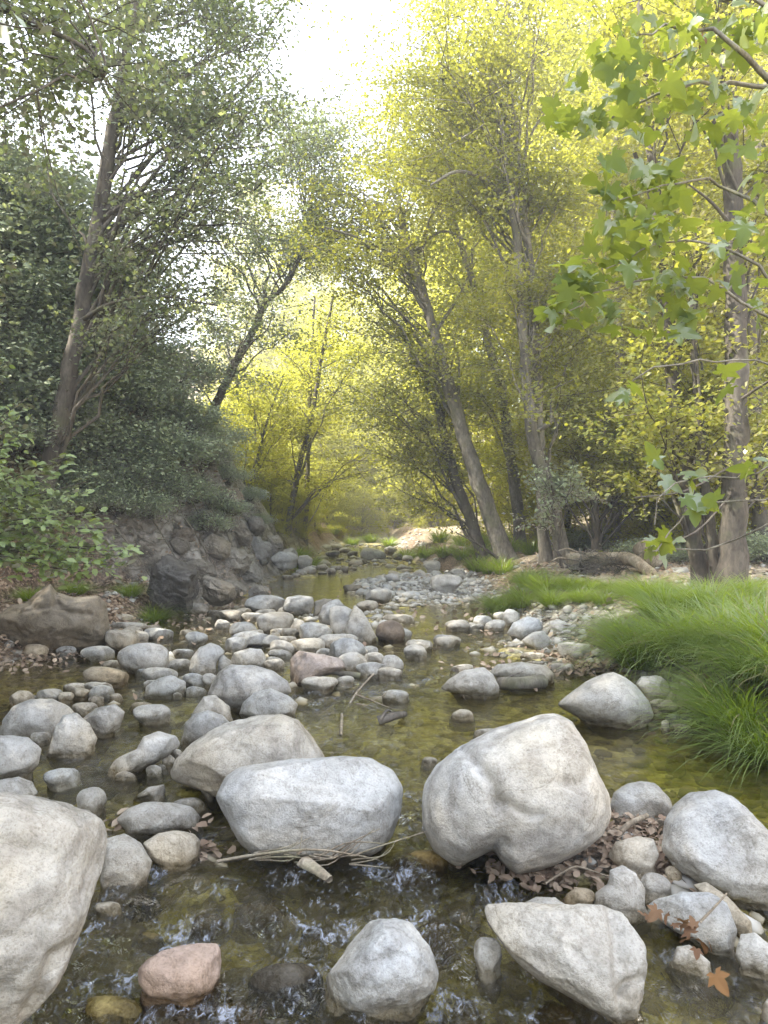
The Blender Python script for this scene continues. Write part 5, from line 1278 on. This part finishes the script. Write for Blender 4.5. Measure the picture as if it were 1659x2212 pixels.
def overhang():
    """a tree rooted left of the view: its dark bough and few bright leaves at the upper left"""
    rg = np.random.default_rng(305)
    base = np.array([-5.0, 4.6, 0.0]); base[2] = float(H(base[:1], base[1:2])[0]) - .1
    root = empty('alder', base)
    wood, leaf, brt = Acc(), Acc(), Acc()
    d = 6.0
    top = PX(-220, -60, d) - base
    path = smooth_path([np.zeros(3), np.array([.1, .3, 2.5]), top * .8 + np.array([-.2, 0, 0]), top, top + np.array([.1, .2, 3])], 26)
    rad = np.linspace(.16, .06, 26)
    tube(wood, path, rad, 10, rg, .1, .5)
    bough = smooth_path([PX(x, y, d) - base for x, y in [(-200, -40), (-60, -10), (20, 25), (90, 60), (150, 85), (185, 105), (215, 150), (235, 190)]], 22)
    tube(wood, bough, np.linspace(.05, .008, 22), 7, rg, .15)
    for (x, y, s) in [(120, 30, .5), (180, 60, .5), (60, 120, .45), (10, 230, .5), (20, 20, .4), (200, 140, .4), (-60, 150, .6), (-120, 300, .7), (-50, 0, .5), (40, -60, .6), (150, -60, .6)]:
        cluster(wood, leaf, bough, np.full(22, .03), PX(x, y, d + rg.normal(0, .4)) - base, s, 420, .065, rg, sub=5)
    q = smooth_path([PX(x, y, 3.3) - base for x, y in [(-300, -80), (-80, 20), (30, 58), (125, 62)]], 12)
    tube(wood, q, np.linspace(.012, .002, 12), 4)
    pts = np.array([PX(x, y, 3.3) - base for x, y in [(18, 66), (52, 62), (92, 68), (4, 40), (118, 60), (-30, 50)]])
    link('trunk', wood.mesh('trunk', M['bark_dark'], True), parent=root)
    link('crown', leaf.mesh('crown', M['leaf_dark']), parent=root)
    for p_ in pts:
        one = Acc(); leaves(one, p_[None], .095, rg, 'oval', .35, .3)
        link('leaf', one.mesh('leaf', M['leaf_near']), parent=root)
    tag(root, 'tree at the upper left corner with dark bough and few bright leaves', 'tree')
overhang()

def sycamore():
    rg = np.random.default_rng(311)
    base = np.array([3.9, 3.9, 0.0]); base[2] = float(H(base[:1], base[1:2])[0]) - .1
    root = empty('sycamore', base)
    wood, leaf, brown = Acc(), Acc(), Acc()
    path = smooth_path([np.zeros(3), np.array([.05, .1, 1.8]), np.array([-.05, .25, 3.4]), np.array([.1, .4, 5.2]), np.array([.2, .5, 7.4])], 28)
    tube(wood, path, np.linspace(.20, .06, 28), 14, rg, .08, .5)
    boughs = [([(1800, 380), (1720, 240), (1659, 165), (1600, 110), (1560, 80), (1480, 60), (1380, 70)], 4.4, .045), ([(1800, 300), (1700, 200), (1590, 175), (1480, 190), (1360, 230), (1240, 290)], 4.7, .03), ([(1800, 560), (1680, 480), (1560, 400), (1440, 400), (1340, 430)], 4.6, .026),
              ([(1800, 700), (1660, 600), (1520, 520), (1400, 530), (1310, 590)], 4.5, .022), ([(1800, 800), (1650, 680), (1480, 600), (1330, 620), (1220, 680)], 4.6, .02), ([(1800, 900), (1660, 1010), (1560, 1030), (1450, 1050), (1420, 1140)], 3.9, .010),
              ([(1800, 820), (1600, 780), (1450, 790), (1360, 820)], 3.6, .010), ([(1800, 980), (1640, 1080), (1520, 1080), (1420, 1190)], 3.9, .009), ([(1800, 1060), (1650, 1130), (1560, 1180), (1400, 1188)], 4.0, .008), ([(1800, 60), (1650, 10), (1500, -20), (1350, 0)], 4.4, .03)]
    for ln, d, w0 in boughs:
        p = [PX(x, y, d + .1 * rg.normal()) - base for x, y in ln]
        k = int(np.argmin(np.abs(path[:, 2] - p[0][2] + .3)))
        q = smooth_path([path[k]] + p, 24)
        q[3:] += rg.normal(0, .012, (21, 3))
        tube(wood, q, np.linspace(w0, .004, 24), 6, rg, .1)
    def lf(acc, x, y, d, s, flat, dr):
        leaves(acc, np.array([PX(x, y, d) - base]), s, rg, 'lobed', flat, dr)
    zones = [(1560, 60, 110, 60, 16), (1420, 90, 110, 60, 16), (1300, 150, 90, 60, 12), (1240, 260, 70, 35, 14), (1390, 230, 80, 60, 14), (1520, 240, 90, 80, 14), (1620, 300, 50, 120, 10), (1350, 380, 70, 50, 12), (1430, 390, 60, 50, 12), (1340, 470, 60, 50, 13),
             (1420, 500, 60, 60, 14), (1330, 560, 60, 50, 12), (1250, 600, 60, 45, 14), (1210, 670, 35, 35, 8), (1300, 690, 50, 40, 8), (1440, 600, 60, 50, 12), (1500, 640, 60, 60, 7), (1560, 520, 60, 90, 7), (1640, 560, 40, 160, 10), (1420, 700, 70, 40, 6),
             (1360, 840, 25, 18, 3), (1420, 985, 20, 14, 2), (1470, 1030, 40, 20, 5), (1530, 1080, 60, 25, 8), (1440, 1150, 40, 30, 5), (1430, 1195, 30, 15, 3), (1570, 820, 30, 30, 3), (1640, 980, 40, 60, 4), (1500, 160, 80, 50, 8), (1620, 60, 60, 60, 8), (1560, -60, 200, 60, 20)]
    for cx, cy, rx, ry, n in zones:
        for _ in range(int(n * 2.1) if cy < 760 else int(n * 1.2)):
            d = (4.0 if cy > 780 else 4.6) + rg.normal(0, .22)
            a = rg.uniform(0, 6.28); q = math.sqrt(rg.random())
            lf(leaf, cx + rx * q * math.cos(a), cy + ry * q * math.sin(a), d, rg.uniform(.07, .11), rg.choice([.2, .5, .9]), .9)
    for x, y in [(1515, 75), (1530, 92)]:
        lf(brown, x, y, 4.4 if y < 800 else 4.0, .09, .2, 1.2)
    link('trunk', wood.mesh('trunk', M['bark_pale'], True), parent=root)
    link('crown', leaf.mesh('crown', M['leaf_syc']), parent=root)
    link('dead_leaves', brown.mesh('dead_leaves', M['leaf_brown']), parent=root)
    tag(root, 'broad leaved tree whose big lobed leaves hang in from the upper right', 'tree')
sycamore()

# ---- sedge tussocks
def tussock(seed, n, L, wd, spread=1.0):
    rg = np.random.default_rng(seed)
    S = 6
    a = rg.uniform(0, 6.283, n)
    r0 = .2 * np.sqrt(rg.random(n))
    th0 = np.clip(rg.normal(.5, .28, n), .02, 1.1) * spread
    bend = rg.uniform(1.1, 2.3, n) * spread
    ln = L * rg.uniform(.55, 1.15, n)
    t = np.linspace(0, 1, S)
    ang = th0[:, None] + bend[:, None] * t[None, :] ** 1.4
    seg = ln[:, None] / (S - 1)
    hr = np.concatenate([np.zeros((n, 1)), np.cumsum(np.sin(ang[:, :-1]) * seg, 1)], 1)
    hz = np.concatenate([np.zeros((n, 1)), np.cumsum(np.cos(ang[:, :-1]) * seg, 1)], 1)
    aj = a + rg.normal(0, .35, n)
    x = (r0 * np.cos(a))[:, None] + hr * np.cos(aj)[:, None]; y = (r0 * np.sin(a))[:, None] + hr * np.sin(aj)[:, None]
    C = np.stack([x, y, hz - .04], -1)
    tw = aj + math.pi / 2 + rg.normal(0, .5, n)
    wv = np.stack([np.cos(tw), np.sin(tw), np.zeros(n)], -1)[:, None, :] * (wd * rg.uniform(.6, 1.3, n)[:, None, None] * (1 - t[None, :, None] ** 2.2 * .92))
    V = np.stack([C - wv, C + wv], 2).reshape(-1, 3)
    i = (np.arange(n) * S * 2)[:, None] + (np.arange(S - 1) * 2)[None, :]
    F = np.stack([i, i + 1, i + 3, i + 2], -1).reshape(-1, 4)
    return make_mesh('blades', V, [F], [M['grass'], M['straw']], mat_idx=np.repeat((rg.random(n) < .04).astype(np.int32), S - 1))
TU = [tussock(500 + i, 900, 1.05, .0045) for i in range(3)]
TF = [tussock(510 + i, 300, .75, .010, .85) for i in range(2)]
def sedge(px, d, s, label, group=None, far=False, x=None, zoff=0.0):
    x = (px - 829.5) * K * d if x is None else x
    z = float(H(np.array([x]), np.array([d]))[0])
    i = int(abs(px * 7 + d * 31))
    o = link('sedge_tussock', (TF if far else TU)[i % (2 if far else 3)], (x, d, z + zoff))
    o.rotation_euler = (0, 0, i * 1.3); o.scale = (s, s, s * (.85 if far else .66))
    return tag(o, label, 'sedge', group)
sedge(1390, 6.9, 1.0, 'big arching sedge clump right of the flat white slab')
sedge(1480, 6.6, 1.05, 'tallest arching sedge in front of the right hand trunks')
sedge(1560, 6.2, 1.0, 'arching sedge clump at the right of the tallest one')
sedge(1640, 5.9, .95, 'arching sedge cut by the right edge above the pool')
for px, d, s in [(1440, 7.5, .8), (1530, 7.3, .8), (1620, 7.0, .8), (1690, 6.4, .9), (1400, 8.3, .6), (1340, 7.6, .55)]:
    sedge(px, d, s, 'sedge tussock filling behind the big arching clumps', 'sedges behind the big clumps')
sedge(1600, 5.0, .78, 'lower sedge clump trailing into the dark pool')
sedge(1665, 4.7, .8, 'lowest sedge clump at the right edge over the pool')
for px, d, s in [(1700, 5.5, .9), (1640, 5.35, .75), (1720, 5.0, .8)]:
    sedge(px, d, s, 'sedge spilling over the bank edge above the lower clump', 'sedges on the bank edge')
sedge(1560, 5.3, .55, 'small sedge tuft beside the lower clump')
for px, d, s in [(1090, 11.2, .62), (1130, 10.9, .72), (1180, 10.8, .75), (1070, 11.8, .5), (1140, 11.8, .7)]:
    sedge(px, d, s, 'sedge tussock at the foot of the leaning alders', 'sedges under the alders')
for px, d, s in [(1230, 10.4, .45), (1275, 10.2, .45), (1320, 9.8, .4), (1350, 9.2, .4), (1255, 9.5, .45), (1195, 9.9, .55), (1305, 8.9, .42)]:
    sedge(px, d, s, 'sedge tussock in front of the fallen log', 'sedges before the log')
for px, d, s in [(1390, 8.6, .35), (1450, 8.2, .4), (1540, 7.9, .45), (1620, 8.0, .45)]:
    sedge(px, d, s, 'short sedge tuft round the base of the right hand trunks', 'sedges round the trunks')
for px, d, s in [(880, 24, .9), (920, 22.5, .9), (960, 21, .9), (1000, 19.5, .9), (1040, 18, .9), (1000, 23, 1.0), (1060, 20.5, 1.0), (1030, 16.5, .8), (1060, 15.3, .8), (950, 25, 1), (1100, 18.5, .9), (1085, 14.2, .7), (1080, 22, 1.1), (1150, 17, .8)]:
    sedge(px, d, s, 'bright sedge tussock on the far right bank above the gravel bar', 'sedges of the far right bank', True)
for px, d, s in [(1200, 19, .8), (1250, 20, .9), (1290, 21, .9), (1235, 22, 1), (1180, 21, .9), (1280, 24, 1)]:
    sedge(px, d, s, 'sunlit yellow green sedge behind the right bank trunks', 'sunlit sedges behind the trunks', True)
for px, d, s in [(640, 21.5, .9), (665, 21.0, 1.0), (650, 23, .9)]:
    sedge(px, d, s, 'sedge tussock beside the rounded pale boulder on the far left bank', 'sedges of the far left bank', True)
sedge(330, 10.4, .62, 'sedge tuft at the waterline below the dark outcrop')
sedge(280, 10.6, .45, 'smaller sedge tuft left of the waterline tuft on the left bank')
sedge(165, 10.3, .42, 'sedge tuft behind the top of the square brown boulder')
sedge(65, 9.6, .42, 'sedge tuft left of the square brown boulder')
sedge(157, 5.15, .16, 'tiny grass tuft growing among the left edge cluster')
for px, d, s in [(760, 34, 1), (800, 36, 1), (840, 33, 1), (720, 36, 1)]:
    sedge(px, d, s, 'pale green sedge at the far head of the creek', 'sedges at the creek head', True)

# ---- fallen wood
def stick(name, label, cat, pts, r0, r1, mat='wood', n=20, sides=7, twigs=(), seed=0, bump=.15, group=None):
    rg = np.random.default_rng(seed)
    acc = Acc()
    o3 = np.asarray(pts[0], float)
    P_ = smooth_path(np.asarray(pts, float) - o3, n)
    tube(acc, P_, np.linspace(r0, r1, n), sides, rg, bump)
    for tp, a, b in twigs:
        q = smooth_path(np.asarray(tp, float) - o3, 9)
        tube(acc, q, np.linspace(a, b, 9), 5, rg, .1)
    # close the ends
    o = link(name, acc.mesh(name, M[mat], True), o3)
    return tag(o, label, cat, group)
def gp(px, py, z=0.0, up=0.0):
    d = gdist(py, z); p = PX(px, py, d); p[2] += up
    return p
stick('fallen_log', 'curved fallen log with pale bark lying behind the sedge', 'log', [PX(1225, 1212, 12.0), PX(1290, 1208, 11.8), PX(1360, 1208, 11.4), PX(1395, 1228, 11.0), PX(1435, 1262, 10.6), PX(1450, 1270, 10.5)], .13, .07, 'wood', 26, 12,
      [([PX(1240, 1215, 12), PX(1210, 1205, 11.8), PX(1190, 1212, 11.6)], .03, .008), ([PX(1260, 1200, 12), PX(1225, 1185, 11.9), PX(1205, 1190, 11.8)], .025, .006)], 3)
stick('fallen_log', 'short pale broken log stump leaning behind the curved log', 'log', [PX(1385, 1180, 12.6), PX(1405, 1205, 12.4), PX(1428, 1228, 12.2)], .16, .13, 'wood', 12, 12, (), 4)
rg = np.random.default_rng(41)
tw = [([PX(rg.uniform(1215, 1300), rg.uniform(1185, 1235), 11.9), PX(rg.uniform(1240, 1340), rg.uniform(1180, 1250), 11.6), PX(rg.uniform(1260, 1400), rg.uniform(1185, 1270), 11.4)], .012, .003) for _ in range(60)]
stick('brush_pile', 'dark tangle of dead twigs heaped round the fallen log', 'brush pile', [PX(1230, 1228, 11.9), PX(1290, 1238, 11.6), PX(1350, 1250, 11.3)], .03, .01, 'bark_dark', 12, 5, tw, 5)
stick('dead_branch', 'thin dark dead branch slanting from the leaning alders over the bank', 'branch', [PX(1075, 1205, 14.5), PX(1040, 1180, 14.3), PX(985, 1150, 14)], .03, .01, 'bark_dark', 12, 6)
stick('dead_branch', 'forked dead branch standing in the yellow water of midstream', 'branch',
      [gp(736, 1590), gp(738, 1560, .05), PX(755, 1520, 5.9), PX(775, 1490, 6.0), PX(808, 1455, 6.1)], .012, .008, 'wood', 18, 6,
      [([PX(768, 1500, 5.95), PX(800, 1512, 5.9), PX(840, 1528, 5.8), PX(872, 1536, 5.8)], .009, .003), ([PX(770, 1520, 5.9), PX(820, 1530, 5.8), PX(850, 1545, 5.7)], .007, .003), ([PX(790, 1475, 6.05), PX(770, 1490, 6.2), PX(740, 1520, 6.3)], .006, .002), ([PX(800, 1515, 5.9), PX(830, 1500, 5.95), PX(838, 1490, 6)], .005, .002)], 6)
stick('bark_slab', 'dark broken bark piece lying in the water by the forked branch', 'bark', [gp(818, 1560, .02), gp(845, 1550, .05), gp(876, 1543, .03)], .035, .02, 'bark_dark', 10, 6, [([gp(822, 1555, .05), gp(835, 1535, .1), gp(850, 1540, .06)], .012, .005)], 7, .5)
stick('dead_branch', 'dark wet branch bridging the stone below the reddish block', 'branch', [PX(655, 1478, 6.6), PX(690, 1462, 6.6), PX(710, 1452, 6.65), PX(745, 1456, 6.6), PX(778, 1460, 6.6)], .02, .03, 'bark_dark', 14, 7, (), 8)
stick('driftwood', 'dark drift log under the long cream slab in the right channel', 'driftwood', [gp(1080, 1478, .03), gp(1120, 1476, .08), gp(1175, 1470, .08)], .05, .06, 'bark_dark', 12, 9, [([gp(1075, 1480, .02), gp(1100, 1462, .1), gp(1130, 1450, .14)], .012, .004)], 9, .4)
tw = []
for _ in range(16):
    x0, y0 = rg.uniform(500, 760), rg.uniform(1840, 1868)
    tw.append(([PX(x0, y0, 3.12), PX(x0 + rg.uniform(30, 90), y0 - rg.uniform(-8, 26), 3.08), PX(x0 + rg.uniform(80, 170), y0 - rg.uniform(-12, 60), 3.1)], .0045, .0015))
stick('twig_bundle', 'bundle of pale twigs caught under the loaf shaped boulder', 'twigs', [PX(470, 1860, 3.15), PX(560, 1845, 3.08), PX(680, 1835, 3.05), PX(790, 1850, 3.1)], .008, .003, 'wood', 16, 5, tw, 10)
stick('rotten_stick', 'crumbling pale stick end poking out of the water below the loaf boulder', 'stick', [PX(655, 1862, 3.05), PX(685, 1880, 2.98), PX(712, 1900, 2.92)], .028, .016, 'wood', 10, 8, (), 11, .4)
stick('driftwood', 'weathered stick lying on leaves against the round bluish boulder', 'stick', [PX(1330, 1808, 3.25), PX(1360, 1780, 3.3), PX(1398, 1762, 3.35)], .017, .013, 'wood', 10, 7, (), 12, .3)
stick('twig', 'thin forked pale twig lying on the dead leaf drift', 'twig', [PX(1178, 1908, 2.95), PX(1215, 1885, 2.98), PX(1240, 1872, 3.0), PX(1290, 1885, 3.0), PX(1380, 1920, 2.9)], .006, .003, 'wood', 14, 5, [([PX(1215, 1885, 2.98), PX(1205, 1872, 3.02), PX(1190, 1868, 3.05)], .004, .002)], 13)
stick('twig', 'bare grey twig leaning on the leaf covered bluish slab', 'twig', [PX(1512, 1992, 2.42), PX(1545, 1958, 2.45), PX(1570, 1930, 2.48)], .005, .003, 'wood', 8, 5, (), 14)
rgs = np.random.default_rng(51)
for i, (px, py, L, an) in enumerate([(300, 1090, .9, -.4), (420, 1060, .8, -.7), (250, 1150, .7, .3), (470, 1110, .7, -.9), (350, 980, 1.0, -.5), (400, 1130, .6, .2), (520, 1080, .8, -1.0), (180, 1170, .8, -.2)]):
    hh = slope_hit(px, py)
    if not hh: continue
    p0 = np.array([hh[0], hh[1] - .05, 0]); p0[2] = float(H(p0[:1], p0[1:2])[0]) + .05
    p1 = p0 + np.array([L * math.cos(an), -.1, 0]); p1[2] = float(H(p1[:1], p1[1:2])[0]) + .10
    pm = (p0 + p1) / 2 + np.array([0, -.05, .08])
    stick('dead_branch', 'bare dead branch lying on the steep left slope', 'branch', [p0, pm, p1], .022, .006, 'bark', 10, 5, [([pm, pm + np.array([.15, -.1, .16]), pm + np.array([.3, -.12, .2])], .008, .003)], 60 + i, group='dead branches on the left slope')
# bird nest like clump in the tall pale alder
acc = Acc()
rgn = np.random.default_rng(15)
c0 = PX(965, 165, 14.0)
for _ in range(90):
    a = rgn.normal(size=3); a /= np.linalg.norm(a); b = np.cross(a, rgn.normal(size=3)); b /= np.linalg.norm(b)
    th = np.linspace(0, 1.8, 6)[:, None]
    tube(acc, .13 * rgn.uniform(.5, 1) * (a * np.cos(th) + b * np.sin(th)) * [1, 1, .8], np.full(6, .012), 3)
tag(link('twig_ball', acc.mesh('twig_ball', M['bark_dark']), c0), 'dark ball of twigs high in the tall pale alder', 'nest')

# ---- dead leaves on the ground: nobody could count them
def litter(name, label, spots, size=.07, seed=0, shape='oval'):
    rg = np.random.default_rng(seed)
    acc = Acc()
    for (x, y, rx, ry, n, lift) in spots:
        px_ = x + rx * rg.normal(0, .5, n); py_ = y + ry * rg.normal(0, .5, n)
        z = np.maximum(H(px_, py_), .004) + lift * rg.random(n) + .004
        leaves(acc, np.stack([px_, py_, z], -1), size, rg, shape, 1.0, 0)
    return tag(link(name, acc.mesh(name, M['litter'])), label, 'dead leaves', None, 'stuff')
def gxy(px, py):
    d = gdist(py); return (px - 829.5) * K * d, d
a1 = gxy(1250, 1850); a2 = gxy(1370, 1800); a3 = gxy(1300, 1880); a4 = gxy(1180, 1900); a5 = gxy(1430, 1900)
litter('leaf_drift', 'drift of dead leaves packed between notched boulder and edge boulder', [(*a1, .28, .18, 420, .08), (*a2, .2, .18, 280, .10), (*a3, .36, .18, 420, .07), (*a4, .26, .12, 260, .04), (*a5, .2, .15, 180, .06), (*a1, .3, .2, 300, .09)], .042, 1)
b1 = gxy(1270, 1445); b2 = gxy(1230, 1420); b3 = gxy(1110, 1462)
litter('leaf_drift', 'red brown dead leaves on the strand below the big sedge', [(*b1, .35, .4, 380, .04), (*b2, .4, .3, 220, .04), (*b3, .4, .2, 200, .10)], .06, 2)
c1 = gxy(330, 1795); c2 = gxy(420, 1850); c3 = gxy(650, 1852)
litter('leaf_drift', 'dead leaves along the front of the pitted grey boulder', [(*c1, .22, .06, 110, .05), (*c2, .14, .06, 50, .04)], .06, 3)
litter('leaf_drift', 'curled brown leaves caught in the twigs under the loaf boulder', [(*c3, .28, .07, 60, .09)], .085, 31)
litter('leaf_drift', 'dark leaf litter on the left bank below the brown boulder', [(-3.9, 7.6, .7, .7, 900, .08)], .06, 4)
litter('leaf_litter', 'scattered dead leaves over the right bank ground', [(4.5, 10.5, 4, 4, 2200, .03), (6, 14, 5, 5, 1800, .03)], .085, 5)
rg6 = np.random.default_rng(6)
litter('leaf_litter', 'dead leaves lying on the bare soil of the left slope', [(-4.6, 11.5, 2.4, 3.5, 2600, .04), (-4.2, 15, 1.6, 3.0, 1800, .04)], .075, 6)
acc = Acc()
for x, y, d, s in [(1440, 1975, 2.42, .06), (1475, 1995, 2.38, .065), (1492, 2015, 2.33, .06), (1420, 1965, 2.45, .055), (1395, 1980, 2.45, .05), (1518, 2035, 2.31, .055), (1480, 2030, 2.31, .06), (1455, 2000, 2.37, .05), (1380, 1968, 2.47, .05), (1505, 2050, 2.28, .05), (1530, 2030, 2.3, .05), (1465, 1985, 2.39, .05), (1500, 2000, 2.34, .045)]:
    leaves(acc, np.array([PX(x, y, d)]), s * .62, np.random.default_rng(int(x * 3)), 'lobed', .8, .3)
tag(link('wet_leaves', acc.mesh('wet_leaves', M['leaf_brown'])), 'wet brown lobed leaves plastered on the flat bluish slab', 'dead leaves', None, 'stuff')
acc = Acc()
leaves(acc, np.array([PX(1545, 2105, 2.1)]), .052, np.random.default_rng(8), 'lobed', 1.2, .1)
tag(link('fallen_leaf', acc.mesh('fallen_leaf', M['leaf_orange'])), 'large orange brown lobed leaf lying in shallow water lower right', 'leaf')

# ------------------------------------------------------------------ haze added as a bright veil that lifts the shadows
def haze():
    m, t, out = new_mat('haze')
    v = N(t, 'ShaderNodeVolumePrincipled')
    v.inputs['Color'].default_value = (0.95, 0.95, 0.92, 1)
    v.inputs['Density'].default_value = 0.006
    v.inputs['Anisotropy'].default_value = 0.1
    t.links.new(v.outputs[0], out.inputs['Volume'])
    x0, x1, y0, y1, z0, z1 = -170, 170, -70, 190, -3, 70
    V = [(x, y, z) for z in (z0, z1) for y in (y0, y1) for x in (x0, x1)]
    F = [(0, 2, 3, 1), (4, 5, 7, 6), (0, 1, 5, 4), (2, 6, 7, 3), (0, 4, 6, 2), (1, 3, 7, 5)]
    tag(link('haze', make_mesh('haze', V, [F], m)), 'thin haze added as a bright veil over the valley', 'haze', None, 'stuff')
haze()
